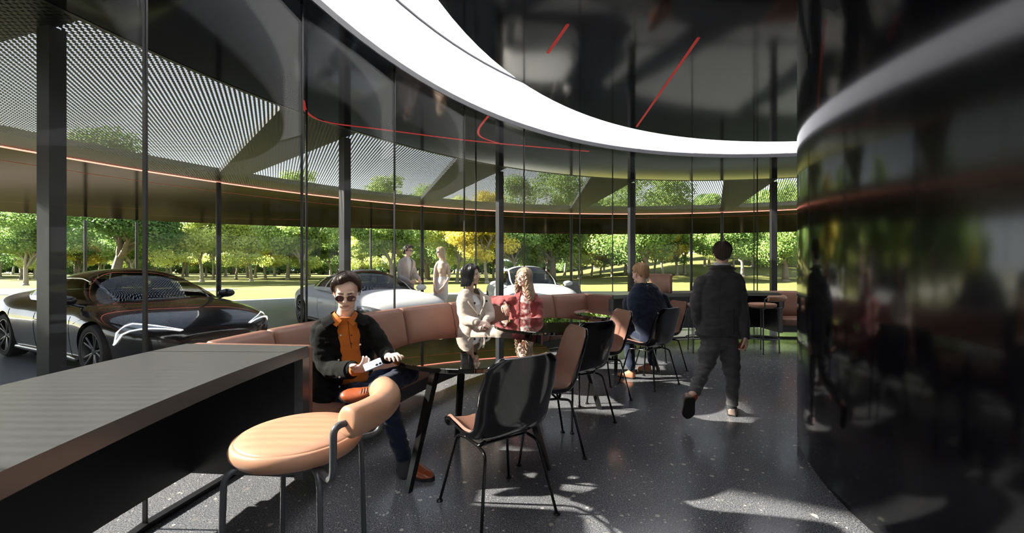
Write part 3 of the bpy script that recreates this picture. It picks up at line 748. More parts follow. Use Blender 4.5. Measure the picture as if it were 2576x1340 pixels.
    for s in(-1,1):
        D['lamps'](s,patch,bp,seam)
        # mirror
        c=Vector((D['mir'][0],s*(D['mir'][1]-.02),D['mir'][2]-.02))
        mm=MB().ell(c,(.09,.13,.075),n=18,m=12); mm.tube([c+Vector((.01,-s*.04,-.045)),c+Vector((.03,-s*.14,-.085)),c+Vector((.04,-s*.24,-.12))],[.034,.03,.03],8,flat=.6,up=(0,0,1))
        k=mm.build('side_mirror',paint,root,smooth=60)
        for xx in D['doors']: seam([(xx,s*v) for v in [.98,.9,.8,.72,.66,.60,.55]])
        seam([(D['doors'][0]-(D['doors'][0]-D['doors'][-1])*i/12,s*.97) for i in range(13)])
        MB().tube([bp(D['doors'][1]+.10,s*.63,.02),bp(D['doors'][1]+.28,s*.63,.02)],.014,8).build('door_handle',M['chrome'] if D['paint']=='car_dark' else paint,root,smooth=60)
        MB().tube([bp(wb-R-.1-(2*wb-2*R-.2)*i/10,s*.99,-.002) for i in range(11)],.045,8).build('side_skirt',M['car_black'] if D['paint']!='car_dark' else paint,root,smooth=60)
    return root
def dark_lamps(s,patch,bp,seam):
    f=lambda u,v:(2.00+.37*u-.06*v*(1-u), s*(.57-.30*u+(.21-.18*u)*(v-.5)*1.6*(1-.45*u)))
    L=patch('headlamp',M['lamp'],f)
    q=[f(u,.93) for u in (0.02,.1,.25,.4,.55,.7,.85,.99)]; q2=[f(u,.06) for u in (.99,.62,.3,.14)]
    MB().tube([bp(x,t,.010) for x,t in q],.014,6,flat=.6).build('light_strip',M['drl'],L,smooth=60)
    MB().tube([bp(x,t,.010) for x,t in [f(.03,.93),f(.04,.6),f(.08,.25)]+q2[::-1]],.010,6,flat=.6).build('light_strip',M['drl'],L,smooth=60)
    seam([(x,s*t) for x,t in ((.98,.62),(1.2,.55),(1.5,.50),(1.9,.47),(2.15,.42),(2.32,.30))])
    seam([(x,s*t) for x,t in ((1.0,.18),(1.4,.22),(1.8,.24),(2.2,.20))],r=.003)
car(dict(x=-5.95,y=6.42,yaw=-26.0,s=(.985,.97,.92),paint='car_dark',xf=2.42,xr=-2.56,wb=2.96,wr=.355,track=.975,n=3.0,spokes=5,
  top=[(-2.56,.80),(-2.45,1.00),(-2.2,1.07),(-1.7,1.05),(-1.0,1.02),(0,.99),(.95,1.0),(1.3,.965),(1.8,.885),(2.15,.78),(2.35,.66),(2.42,.56)],
  wid=[(-2.56,.60),(-2.40,.80),(-2.1,.92),(-1.48,.985),(-.8,.965),(.6,.955),(1.3,.985),(1.7,.965),(2.0,.90),(2.2,.80),(2.35,.62),(2.42,.45)],
  gh=dict(x0=-2.15,x1=1.12,top=[(-2.15,.98),(-1.7,1.16),(-1.2,1.31),(-.6,1.42),(-.1,1.445),(.15,1.43),(.45,1.34),(.8,1.16),(1.12,.965)],
     belt=1.0,zmax=1.445,lean=.26,wb=[(-2.15,.45),(-1.7,.66),(-1.0,.80),(0,.83),(.7,.80),(1.12,.70)],ws=(.18,.18),rw=(-1.0,-1.75),troof=.42,bp=[-.35]),
  mir=(.80,1.02,1.02),doors=[.82,-.36,-1.25],lamps=dark_lamps),
  'anthracite saloon car with thin white headlamp strips, parked outside at far left')
def white_lamps(s,patch,bp,seam):
    f=lambda u,v:(1.86+.46*u-.05*(1-v), s*(.60-.14*u+.17*(v-.5)*(1-.35*abs(u-.4))))
    L=patch('headlamp',M['lamp'],f)
    for u in (.25,.5):
        c=bp(*f(u,.6),.008); MB().ell(c,(.028,.028,.02)).build('lamp_lens',M['chrome'],L,smooth=60)
    seam([(x,s*t) for x,t in ((1.0,.50),(1.3,.44),(1.7,.42),(2.1,.40),(2.3,.30))],r=.003)
car(dict(x=-3.33,y=9.36,yaw=-46.9,s=(.97,.99,.945),paint='car_white',xf=2.36,xr=-2.5,wb=2.90,wr=.36,track=.985,n=2.8,spokes=5,
  top=[(-2.5,.75),(-2.4,.92),(-2.1,1.0),(-1.6,1.0),(-1,.97),(0,.95),(.95,.96),(1.3,.93),(1.8,.86),(2.1,.76),(2.28,.63),(2.36,.50)],
  wid=[(-2.5,.62),(-2.35,.82),(-2.0,.95),(-1.45,1.0),(-.8,.955),(.5,.945),(1.2,.985),(1.6,.985),(1.95,.92),(2.15,.82),(2.3,.62),(2.36,.45)],
  gh=dict(x0=-2.1,x1=1.12,top=[(-2.1,.93),(-1.7,1.10),(-1.2,1.24),(-.6,1.345),(-.1,1.38),(.15,1.365),(.45,1.28),(.8,1.11),(1.12,.93)],
     belt=.96,zmax=1.38,lean=.28,wb=[(-2.1,.42),(-1.7,.62),(-1.0,.77),(0,.81),(.7,.79),(1.12,.70)],ws=(.15,.15),rw=(-.9,-1.7),troof=.42,bp=[-.35]),
  mir=(.78,1.02,.97),doors=[.80,-.36,-1.2],lamps=white_lamps),
  'low white sports saloon with dark headlamps, parked outside behind the man with the phone')
def suv_lamps(s,patch,bp,seam):
    f=lambda u,v:(1.85+.35*u, s*(.62-.12*u+.13*(v-.5)))
    patch('headlamp',M['lamp'],f)
    seam([(x,s*t) for x,t in ((1.0,.50),(1.3,.46),(1.7,.44),(2.1,.40))],r=.003)
car(dict(x=.39,y=11.0,yaw=-80.0,s=(.91,.94,.885),paint='car_white',xf=2.25,xr=-2.4,wb=2.80,wr=.37,track=.965,n=3.2,spokes=5,
  top=[(-2.4,.9),(-2.3,1.05),(-1.9,1.12),(-1,1.09),(0,1.07),(.85,1.08),(1.2,1.07),(1.7,1.02),(2.0,.93),(2.17,.80),(2.25,.62)],
  wid=[(-2.4,.68),(-2.2,.86),(-1.8,.95),(-1.4,.975),(-.8,.95),(.5,.945),(1.2,.97),(1.6,.97),(1.9,.92),(2.08,.82),(2.2,.66),(2.25,.50)],
  gh=dict(x0=-2.25,x1=1.0,top=[(-2.25,1.05),(-1.9,1.30),(-1.4,1.48),(-.6,1.56),(-.1,1.58),(.12,1.56),(.40,1.44),(.7,1.26),(1.0,1.05)],
     belt=1.08,zmax=1.58,lean=.24,wb=[(-2.25,.55),(-1.7,.72),(-1.0,.80),(0,.82),(.7,.80),(1.0,.72)],ws=(.10,.10),rw=(-1.5,-2.0),troof=.42,bp=[-.35]),
  mir=(.72,1.02,1.10),doors=[.78,-.36,-1.25],lamps=suv_lamps),
  'tall white car facing the pavilion behind the blonde woman')
# ------------------------------------------------------------------ people
M['skin']=mat('light_skin',(.80,.53,.42),.5,0,.35,sub=.15,vary=(9,.05))
M['skin_pale']=mat('pale_skin',(.86,.62,.51),.5,0,.35,sub=.15,vary=(9,.05))
M['lips']=mat('lips',(.62,.33,.28),.4)
M['hair_brown']=mat('dark_brown_hair',(.045,.025,.018),.45,0,.4,bump=(120,.5,.002))
M['hair_black']=mat('black_hair',(.008,.007,.009),.30,0,.5)
M['hair_blonde']=mat('honey_blonde_hair',(.44,.325,.225),.42,0,.4,vary=(14,.45))
M['hair_sand']=mat('short_sandy_hair',(.50,.30,.17),.55,0,.3,vary=(30,.3),bump=(150,.6,.002))
M['hair_pale']=mat('pale_blonde_hair',(.62,.48,.28),.45,vary=(20,.25))
M['eyewhite']=mat('eye_white',(.75,.73,.7),.25); M['iris']=mat('dark_iris',(.02,.015,.01),.15)
M['corduroy']=mat('black_corduroy',(.006,.006,.006),.9,0,.12,sheen=.03,bump=(220,.4,.002))
M['polo']=mat('orange_knit',(.55,.16,.025),.85,0,.15,sheen=.2,bump=(300,.3,.001))
M['navy']=mat('navy_cotton',(.012,.018,.045),.85,0,.15,sheen=.15,bump=(260,.25,.001))
M['suit_navy']=mat('navy_wool_suit',(.014,.022,.048),.8,0,.2,sheen=.25,bump=(260,.25,.001))
M['suit_grey']=mat('charcoal_wool_suit',(.07,.067,.072),.85,0,.15,sheen=.2,bump=(320,.3,.001))
M['trouser_grey']=mat('grey_wool_trousers',(.115,.11,.115),.85,0,.15,sheen=.2,bump=(320,.3,.001))
M['shirt_white']=mat('white_shirt',(.75,.76,.8),.8)
M['coat']=mat('cream_wool_coat',(.50,.43,.375),.9,0,.1,sheen=.2,bump=(220,.25,.0015))
M['maroon']=mat('dusty_maroon_overshirt',(.30,.075,.075),.85,0,.15,sheen=.2,bump=(200,.25,.0015))
M['linen']=mat('beige_linen_jacket',(.55,.49,.44),.9,bump=(200,.3,.0015))
M['beige_top']=mat('beige_ribbed_top',(.66,.50,.40),.85); M['white_skirt']=mat('white_skirt',(.75,.76,.78),.8)
M['shoe_tan']=mat('cognac_leather_shoe',(.36,.085,.03),.28,0,.5,coat=.3,vary=(25,.3)); M['shoe_light']=mat('tan_suede_shoe',(.62,.27,.15),.5)
M['shoe_grey']=mat('taupe_leather_shoe',(.22,.16,.14),.4); M['sole']=mat('dark_sole',(.02,.017,.015),.6); M['sole_tan']=mat('tan_sole',(.45,.3,.2),.6)
M['sock']=mat('charcoal_sock',(.035,.036,.042),.9); M['button']=mat('pearl_button',(.75,.74,.7),.25,.2); M['button_dark']=mat('tortoise_button',(.04,.025,.015),.2)
M['gold']=mat('gold_wire',(.85,.62,.35),.2,1); M['lens']=mat('brown_gradient_lens',(.10,.035,.035),.08,0,.8); M['steel']=mat('steel_watch',(.6,.6,.6),.2,1)
M['phone']=mat('iridescent_phone_back',(.55,.62,.78),.12,.3,.6); M['phone_dark']=mat('phone_lens_black',(.01,.01,.012),.1)
M['pearl']=mat('pearly_earring',(.85,.84,.82),.15,.3)
def tiedye():
    m,nt,b,o,tc=nodes('tie_dye_shirt'); n=nt.nodes.new('ShaderNodeTexNoise'); n.inputs['Scale'].default_value=11; n.inputs['Detail'].default_value=3; n.inputs['Distortion'].default_value=1.5
    nt.links.new(tc.outputs['Object'],n.inputs['Vector']); nt.links.new(ramp(nt,n.outputs['Fac'],[(.40,(.80,.76,.72)),(.52,(.62,.36,.34)),(.62,(.38,.07,.07))]),b.inputs['Base Color']); b.inputs['Roughness'].default_value=.85; return m
M['tiedye']=tiedye()
def organic(name,mb,mt,parent,voxel=.006,smooth=4,disp=None,paint=None,fac=.6):
    me=bpy.data.meshes.new('tmp'); me.from_pydata(mb.v,[],mb.f); me.update()
    import bmesh
    bm=bmesh.new(); bm.from_mesh(me); bmesh.ops.recalc_face_normals(bm,faces=bm.faces); bm.to_mesh(me); bm.free()
    o=bpy.data.objects.new('tmp',me); COL.objects.link(o)
    md=o.modifiers.new('r','REMESH'); md.mode='VOXEL'; md.voxel_size=voxel
    md=o.modifiers.new('s','SMOOTH'); md.factor=fac; md.iterations=smooth
    bpy.context.view_layer.update(); dg=bpy.context.evaluated_depsgraph_get()
    out=bpy.data.meshes.new_from_object(o.evaluated_get(dg)); bpy.data.objects.remove(o); bpy.data.meshes.remove(me)
    n=len(out.vertices)
    if disp:                                    # list of (amplitude, (sx,sy,sz))
        co=np.empty(n*3); out.vertices.foreach_get('co',co); co=co.reshape(-1,3)
        no=np.empty(n*3); out.vertices.foreach_get('normal',no); no=no.reshape(-1,3)
        h=np.zeros(n)
        for amp,sc in disp:
            q=co*np.array(sc)
            h+=amp*np.array([noise.noise(Vector(v)) for v in q])
        out.vertices.foreach_set('co',(co+no*h[:,None]).reshape(-1)); out.update()
    mats=mt if isinstance(mt,(list,tuple)) else [mt]
    if paint:
        for mm in mats: out.materials.append(mm)
        c=np.empty(len(out.polygons)*3); out.polygons.foreach_get('center',c); c=c.reshape(-1,3)
        out.polygons.foreach_set('material_index',paint(c).astype(np.int32))
    else: out.materials.append(mats[0])
    out.polygons.foreach_set('use_smooth',[True]*len(out.polygons))
    for k in [k for k in bpy.data.objects if k.name=='zz']: pass
    ob=bpy.data.objects.new(name,out); COL.objects.link(ob)
    if parent is not None: ob.parent=parent
    return ob
def loft(m,rings,gap=None,th=.012,n=40,e=2.4):
    """rings: (centre, half-width vector, half-depth vector). gap: half opening angle per ring (degrees from the front) for an open coat"""
    def pt(c,X,Y,a,k=1.):
        s,co_=math.sin(a),math.cos(a); return c+X*(k*math.copysign(abs(s)**(2/e),s))+Y*(k*math.copysign(abs(co_)**(2/e),co_))
    if gap is None:
        rs=[[pt(c,X,Y,2*math.pi*j/n) for j in range(n)] for c,X,Y in rings]; return m.rings(rs,True)
    rs=[]
    for (c,X,Y),g in zip(rings,gap):
        if not hasattr(g,'__len__'): g=(g,g)
        a0,a1=R_(g[0]),2*math.pi-R_(g[1]); k=1-th/max(.05,X.length)
        out=[pt(c,X,Y,a0+(a1-a0)*j/n) for j in range(n+1)]; inn=[pt(c,X,Y,a0+(a1-a0)*j/n,k) for j in range(n,-1,-1)]
        rs.append(out+inn)
    return m.rings(rs,True)
def frame(fwd,up=(0,0,1)):
    f=Vector(fwd).normalized(); u=Vector(up); l=u.cross(f).normalized(); u=f.cross(l).normalized()   # l = person's left... (x axis)
    return Matrix(((-l.x,f.x,u.x),(-l.y,f.y,u.y),(-l.z,f.z,u.z)))                                   # columns: right, forward, up
def head(m,c,Rm,s,neck,nr=.052,fem=False):
    L=lambda x,y,z: c+Rm@(Vector((x,y,z))*s)
    E=lambda x,y,z,r: m.ell(L(x,y,z),tuple(k*s for k in r),Rm,20,14)
    E(0,-.012,.035,(.075,.093,.079)); E(0,.022,-.005,(.064,.070,.080)); jw=.046 if fem else .053
    E(0,.024,-.062,(jw,.056,.042)); E(0,.064,-.094,(.019 if fem else .024,.018,.017))
    for k in(-1,1):
        E(k*.036,.052,-.026,(.027,.030,.030)); E(k*.033,.070,.029,(.024,.014,.008)); E(k*.077,-.004,-.006,(.009,.019,.031))
        E(k*.010,.093,-.026,(.008,.010,.007)); E(k*.033,.064,.006,(.019,.016,.013)); E(k*.028,.045,-.075,(.022,.03,.02))
    ny=.103 if fem else .108
    m.tube([L(0,.082,.026),L(0,.092,.004),L(0,ny,-.019)],[.008*s,.009*s,(.0095 if fem else .0115)*s],10)
    E(0,.081,-.055,(.022,.012,.0055)); E(0,.079,-.066,(.019,.012,.0065)); E(0,.070,-.06,(.03,.018,.022))
    m.tube([L(0,-.022,-.04),L(0,-.018,-.085),(L(0,-.02,-.11)+neck)/2,neck],[nr*s*1.02,nr*s*.96,nr*s,nr*s*1.15],18)
    return L
def facepaint(c0,Rm,s):
    Ri=np.array(Rm.inverted()); c0=np.array(tuple(c0))
    def f(c):
        q=((c-c0)@Ri.T)/s
        a=((q[:,0]/.0205)**2+((q[:,2]+.0605)/.0095)**2<1)&(q[:,1]>.080)
        return np.where(a,1,0)
    return f
def face_extras(par,L,Rm,s,hairm,eyes=True,brow=.0028):
    for k in(-1,1):
        if eyes:
            e=MB().ell(L(k*.031,.0768,.0065),(.0135*s,.006*s,.0062*s),Rm).build('eye',M['eyewhite'],par,smooth=60)
            MB().ell(L(k*.0315,.0815,.0065),(.0052*s,.003*s,.0056*s),Rm).build('iris',M['iris'],e,smooth=60)
            MB().tube([L(k*.016,.081,.008),L(k*.024,.084,.0128),L(k*.033,.0835,.0138),L(k*.045,.077,.009)],.0014*s,5).build('eyelashes',M['hair_black'],par)
        MB().tube([L(k*.013,.086,.0285),L(k*.026,.087,.030),L(k*.039,.080,.031),L(k*.050,.068,.025)],[brow*s,brow*1.15*s,brow*s,brow*.5*s],6).build('eyebrow',hairm,par,smooth=60)
def hand(m,w,d,n,s=1.,thumb=1,curl=(15,25,20),spread=4,tc=.5,fl=1.,each=None):
    """w wrist, d direction to the fingers, n normal of the back of the hand, thumb side sign along b=d x n"""
    d=Vector(d).normalized(); n=Vector(n); n=(n-d*n.dot(d)).normalized(); b=d.cross(n)
    for i,(o,kl,L,r) in enumerate(((.029,.092,.070,.0088),(.010,.096,.078,.0092),(-.010,.092,.073,.0088),(-.027,.083,.056,.0078))):
        o*=thumb; base=w+b*(o*.55*s)+d*.005*s; kn=w+b*(o*s)+d*(kl*s)
        m.tube([base-d*.01*s,(base+kn)/2+n*.003*s,kn],[.0135*s,.014*s,.0115*s],10)
        cu=each[i] if each else curl
        dd=(Matrix.Rotation(R_(-spread*(i-1.3))*thumb*-1,3,n)@d); p=kn; ax=b; path=[p]; rr=[r*1.12*s]
        ang=0
        for j,(f,c) in enumerate(zip((.45,.32,.23),cu)):
            ang+=c; dv=dd*math.cos(R_(ang))-n*math.sin(R_(ang)); q=p+dv*L*f*s*fl; path+= [(p+q)/2,q]; rr+=[r*s*(.98-.06*j),r*s*(.95-.10*j)]; p=q
        m.tube(path,rr,10)
    t0=w+b*(.022*thumb*s)+d*.018*s-n*.006*s; t1=t0+(d*.55+b*thumb*.62-n*.25*tc).normalized()*.040*s; t2=t1+(d*.85+b*thumb*.22-n*.45*tc).normalized()*.033*s; t3=t2+(d*.95-b*thumb*.02-n*.5*tc).normalized()*.026*s
    m.tube([t0,t1,t2,t3],[.0155*s,.0125*s,.0105*s,.0085*s],10)
    m.ell(w+d*.045*s-n*.004*s,(.034*s,.045*s,.013*s),frame(d,n),14,10)
    return m
def hair_surf(L,az,u,off,hairline,drop,flare=0.,rx=.076,ry=.094,rz=.080):
    """az degrees from the front; u 0..1 from crown to hair edge"""
    ph=hairline(az); dr=drop(az); la=R_(ph)*.085; T=la+dr; q=u*T
    if q<=la:
        a=q/.085; k=math.sin(a); z=.035+(rz+off)*math.cos(a)
    else:
        a=R_(ph); k=math.sin(a); z=.035+(rz+off)*math.cos(a)-(q-la); 
        k*= (1-.10*min(1,(q-la)/.07))+flare*(q-la)
    s,c=math.sin(R_(az)),math.cos(R_(az))
    return Vector(((rx+off)*k*s,-.012+(ry+off)*k*c,z))
def hair(par,L,mt,hairline,drop,off=.012,flare=0.,nstr=200,sr=.0035,wave=0.,seed=1,s=1.,ridge=.002,lift=.003,part='hair',offf=None,u0=0.,curlr=0.,azr=(-180,180),sweep=0.):
    NA,NU=72,22; vs=[];fs=[]
    offf=offf or (lambda az,u:0.)
    for lay in (0,1):
        for i in range(NA):
            az=-180+360*i/NA
            for j in range(NU+1):
                u=j/NU; o=(off+offf(az,u) if lay==0 else .001)
                if lay==0: o+=ridge*noise.noise(Vector((math.sin(R_(az))*14,math.cos(R_(az))*14,u*2+seed)))*2; o*=(1 if u<.93 else 1-(u-.93)/.07*.5)
                p=hair_surf(L,az,u,o,hairline,drop,flare); vs.append(L(*p))
    B=NA*(NU+1)
    for i in range(NA):
        i2=(i+1)%NA
        for j in range(NU):
            a,b,c,d=i*(NU+1)+j,i2*(NU+1)+j,i2*(NU+1)+j+1,i*(NU+1)+j+1
            fs.append((a,b,c,d)); fs.append((B+d,B+c,B+b,B+a))
        fs.append((i*(NU+1)+NU,i2*(NU+1)+NU,B+i2*(NU+1)+NU,B+i*(NU+1)+NU))
    h=MB().add(vs,fs)
    rnd=random.Random(seed)
    for k in range(nstr):
        az=rnd.uniform(*azr); us=rnd.uniform(u0,.55); ue=rnd.uniform(.86,1.03); N=12; daz=rnd.uniform(-14,14)+sweep*math.exp(-(az/70)**2); o=off+rnd.uniform(0,lift); ph=rnd.uniform(0,6.28); pts=[];rad=[]
        for j in range(N+1):
            t=j/N; u=us+(ue-us)*t; a=az+daz*t; p=hair_surf(L,a,min(u,1.0),o+offf(a,u),hairline,drop,flare)
            if u>1: p.z-=(u-1)*.12
            dd=max(0,u-.45); 
            if wave: p+=Vector((math.sin(ph+u*wave)*curlr*dd,math.cos(ph+u*wave)*curlr*dd,0))
            pts.append(L(*p)); rad.append(sr*s*(.45+.75*math.sin(math.pi*min(1,.12+t*.86))))
        h.tube(pts,rad,5,cap='flat')
    return h.build(part,mt,par,smooth=70)
def az_tab(tab):
    return lambda az: float(np.interp(abs((az+180)%360-180),[t[0] for t in tab],[t[1] for t in tab]))
SHORT_HL=az_tab([(0,56),(35,60),(55,72),(68,90),(180,90)]); SHORT_DR=az_tab([(0,0),(66,0),(76,.045),(88,.055),(96,.020),(112,.030),(126,.085),(180,.115)])
def shoe(par,heel,toe,up,mt,solem,s=1.,L_=.29,laces=True,name='shoe'):
    f=(toe-heel); L_=f.length; Rm=frame(f,up); X=lambda x,y,z: heel+Rm@Vector((x*s,y,z*s))
    st=[(0,.026,.060,.0),(.04,.036,.085,0),(.12,.040,.100,0),(.30,.041,.098,.0),(.42,.043,.082,0),(.58,.048,.060,0),(.74,.050,.048,0),(.86,.043,.040,.003),(.95,.028,.030,.006),(1.0,.010,.018,.008)]
    m=MB(); so=MB(); rs=[];r2=[]
    for t,w,h,dz in st:
        y=t*L_; rs.append([X(w*math.copysign(abs(math.cos(a))**.8,math.cos(a)),y,.014+dz+(h-.014)*max(0,math.sin(a))**.75 if math.sin(a)>=0 else .012+dz) for a in [2*math.pi*k/20 for k in range(20)]])
        hh=.016 if t>.36 else .024
        r2.append([X(x*(w+.004),y+(.006 if t==1 else 0),z) for x,z in((-1,0+dz*.6),(1,0+dz*.6),(1,.016+dz),(-1,.016+dz))])
    m.rings(rs,True); sh=m.build(name,mt,par,smooth=60); so.rings(r2,True); so.build('sole',solem,sh)
    if laces:
        l=MB()
        for t in (.36,.42,.48,.54):
            z=np.interp(t,[k[0] for k in st],[k[2] for k in st])+.004; l.tube([X(-.018,t*L_,z-.006),X(0,t*L_,z),X(.018,t*L_,z-.006)],.0022,5)
        l.tube([X(0,.36*L_,.095),X(.03,.37*L_,.098),X(.012,.33*L_,.10),X(0,.36*L_,.097),X(-.03,.37*L_,.097)],.002,5); l.build('laces',M['sole'],sh,smooth=60)
    return sh
def btn(par,p,n,r=.006,mt=None):
    n=Vector(n).normalized(); MB().tube([p-n*.001,p+n*.002],r,14,cap='flat').build('button',mt or M['button'],par,smooth=40)
def vlerp(a,b,t): return a+(b-a)*t
def limb(m,pts,rad,n=16,flat=1.,up=None):
    pts=[Vector(p) for p in pts]; P2=[];R2=[]
    for i,p in enumerate(pts):
        if i in(0,len(pts)-1): P2.append(p);R2.append(rad[i]); 
        else:
            a=pts[i-1]-p; b=pts[i+1]-p; ka=min(.07,a.length*.4)/max(a.length,1e-6); kb=min(.07,b.length*.4)/max(b.length,1e-6)
            A=p+a*ka; B=p+b*kb; ra=rad[i]+(rad[i-1]-rad[i])*ka; rb=rad[i]+(rad[i+1]-rad[i])*kb
            for t in (0,.25,.5,.75,1): P2.append(A*(1-t)**2+p*2*t*(1-t)+B*t*t); R2.append(ra*(1-t)**2+rad[i]*2*t*(1-t)+rb*t*t)
    m.tube(P2,R2,n,flat=flat,up=up)
# ---- 1. seated man with phone
def man_phone():
    fw=Vector((.36,-.93,0)).normalized(); rt=Vector((fw.y,-fw.x,0))*-1  # rt: towards image right
    rt=Vector((.93,.36,0)).normalized()
    pel=W(872,982,2.88); nb=W(868,792,2.83); hc=W(872,732,2.74); hs=1.02
    hf=Vector((.30,-.95,-.50)); Hm=frame(hf)
    shR,elR,wrR=W(806,822,2.82),W(824,930,2.72),W(892,930,2.52)
    shL,elL,wrL=W(930,818,2.92),W(972,893,2.84),W(978,898,2.66)
    hipR,knR,anR=W(850,985,2.88),W(972,1010,2.58),W(1016,1152,2.66)
    hipL,knL,anL=W(893,985,2.90),W(1040,935,2.86),W(945,972,2.50)
    b=MB(); L=head(b,hc,Hm,hs,nb+Vector((0,0,.0)))
    limb(b,[nb,W(868,830,2.86),W(868,900,2.88),pel],[.05,.075,.075,.09],18)
    for a,e,w_ in((shR,elR,wrR),(shL,elL,wrL)):
        limb(b,[nb-Vector((0,0,.05)),a,e,w_],[.04,.036,.032,.026],12)
    hdR=(W(935,920,2.42)-wrR).normalized()
    hand(b,wrR,hdR,Vector((-.25,-.35,-.9)),1.05,-1,each=[(35,50,40),(40,55,40),(45,55,40),(48,55,40)],tc=-.2)
    hand(b,wrL,(W(992,890,2.55)-wrL),Vector((0,-.2,1)),1.0,-1,each=[(20,30,20)]*4)
    for h_,k_,a_ in((hipR,knR,anR),(hipL,knL,anL)): limb(b,[pel,h_,k_,a_],[.07,.06,.042,.034],12)
    limb(b,[anR,anR+Vector((.02,-.03,-.05))],[.034,.034]); 
    body=organic('person',b,[M['skin_pale'],M['lips']],None,.0042,3,paint=facepaint(hc,Hm,hs))
    tag(body,'man in black corduroy jacket and orange polo looking at a phone on the banquette','person')
    face_extras(body,L,Hm,hs,M['hair_brown'],eyes=False,brow=.003)
    hair(body,L,M['hair_brown'],(lambda az: float(np.interp((az+180)%360-180,[-180,-75,-62,-45,-25,0,22,40,55,68,76,180],[90,90,74,48,40,44,54,60,70,86,90,90]))),SHORT_DR,off=.008,nstr=520,sr=.0028,s=hs,seed=3,sweep=-42,offf=lambda az,u:.006+.018*math.exp(-(((az-12) if az<180 else az)/50)**2)*min(1,u*2.2)*(1-.95*max(0,u-.72)/.28) if abs((az+180)%360-180)<75 else .004)
    g=MB()
    for k in(-1,1):
        c=Vector((k*.034,.097,.000))
        g.tube([L(c.x+.0265*math.cos(t),c.y-.004*abs(math.cos(t))*(1 if k*math.cos(t)>0 else 0),c.z+.0235*math.sin(t)) for t in [2*math.pi*i/28 for i in range(28)]],.0011*hs,6,closed=True)
        g.tube([L(k*.060,.094,.008),L(k*.078,.03,.012),L(k*.081,-.006,.008)],.0011*hs,6)
    g.tube([L(-.009,.098,.008),L(0,.101,.011),L(.009,.098,.008)],.0011*hs,6); g.tube([L(-.012,.097,.018),L(.012,.097,.018)],.0009*hs,6)
    gl=g.build('sunglasses',M['gold'],body,smooth=60)
    for k in(-1,1): MB().ell(L(k*.034,.0965,0),(.0262*hs,.002*hs,.0232*hs),Hm,24,12).build('lens',M['lens'],gl,smooth=60)
    # polo
    rings=[(W(868,795,2.80),rt*.070,fw*.060),(W(868,812,2.84),rt*.12,fw*.078),(W(874,845,2.86),rt*.135,fw*.104),(W(876,890,2.87),rt*.135,fw*.112),(W(878,925,2.86),rt*.138,fw*.122),(W(880,955,2.86),rt*.145,fw*.118)]
    m=MB(); loft(m,rings); po=organic('polo_shirt',m,M['polo'],body,.006,6,disp=[(.004,(9,9,26)),(.003,(30,30,30))])
    c=MB()
    for sgn in(-1,1):   # open collar leaves
        base=nb+Vector((0,0,.012))
        q=[base+(-fw*.9*.055*hs)+Vector((0,0,.022)),base+rt*sgn*.062+Vector((0,0,.014)),base+rt*sgn*.048+fw*.062+Vector((0,0,-.008)),base+rt*sgn*.018+fw*.092+Vector((0,0,-.040))]
        q2=[base+(-fw*.075)+Vector((0,0,-.008)),base+rt*sgn*.090+Vector((0,0,-.010)),base+rt*sgn*.082+fw*.078+Vector((0,0,-.050)),base+rt*sgn*.050+fw*.112+Vector((0,0,-.078))]
        q=catmull(q,5);q2=catmull(q2,5); n_=len(q); off=fw*.004+Vector((0,0,.003))
        vs=q+q2+[v+off for v in q]+[v+off for v in q2]; fs=[]
        for i in range(n_-1): fs+=[(i,i+1,n_+i+1,n_+i),(2*n_+i,3*n_+i,3*n_+i+1,2*n_+i+1),(n_+i,n_+i+1,3*n_+i+1,3*n_+i),(i,2*n_+i,2*n_+i+1,i+1)]
        fs+=[(0,n_,3*n_,2*n_),(n_-1,3*n_-1,4*n_-1,2*n_-1)]; c.add(vs,fs)
    c.build('collar',M['polo'],po,smooth=60)
    for py in (836,856): btn(po,W(884,py,2.86)+fw*.124*1.0,fw,.006,M['button_dark'])
    MB().tube([W(875,808,2.72)-Vector((0,0,0)),W(879,845,2.735),W(884,874,2.74)],.003,6,flat=.4).build('placket',M['corduroy'],po,smooth=60)
    # jacket
    rings=[(W(868,800,2.84),rt*.105,fw*.080),(W(868,812,2.85),rt*.172,fw*.100),(W(867,835,2.87),rt*.205,fw*.128),(W(866,880,2.88),rt*.200,fw*.142),(W(864,925,2.88),rt*.195,fw*.152),(W(862,965,2.87),rt*.198,fw*.158),(W(858,1000,2.85),rt*.195,fw*.150)]
    gap=[(40,25),(24,11),(26,7),(29,3),(40,-2),(52,2),(62,22)]
    m=MB(); loft(m,rings,gap,.016)
    limb(m,[shR+rt*.03+Vector((0,0,.01)),shR-rt*.005-Vector((0,0,.02)),vlerp(shR,elR,.5)-rt*.01,elR,vlerp(elR,wrR,.5),wrR-(wrR-elR)*.12],[.060,.066,.064,.062,.056,.052],18)
    limb(m,[shL-rt*.03+Vector((0,0,.01)),shL-Vector((0,0,.02)),vlerp(shL,elL,.5),elL,vlerp(elL,wrL,.6)],[.060,.066,.062,.058,.050],18)
    jk=organic('corduroy_jacket',m,M['corduroy'],body,.0055,5,disp=[(.010,(7,7,16)),(.006,(20,20,34)),(.0010,(160,160,6))])
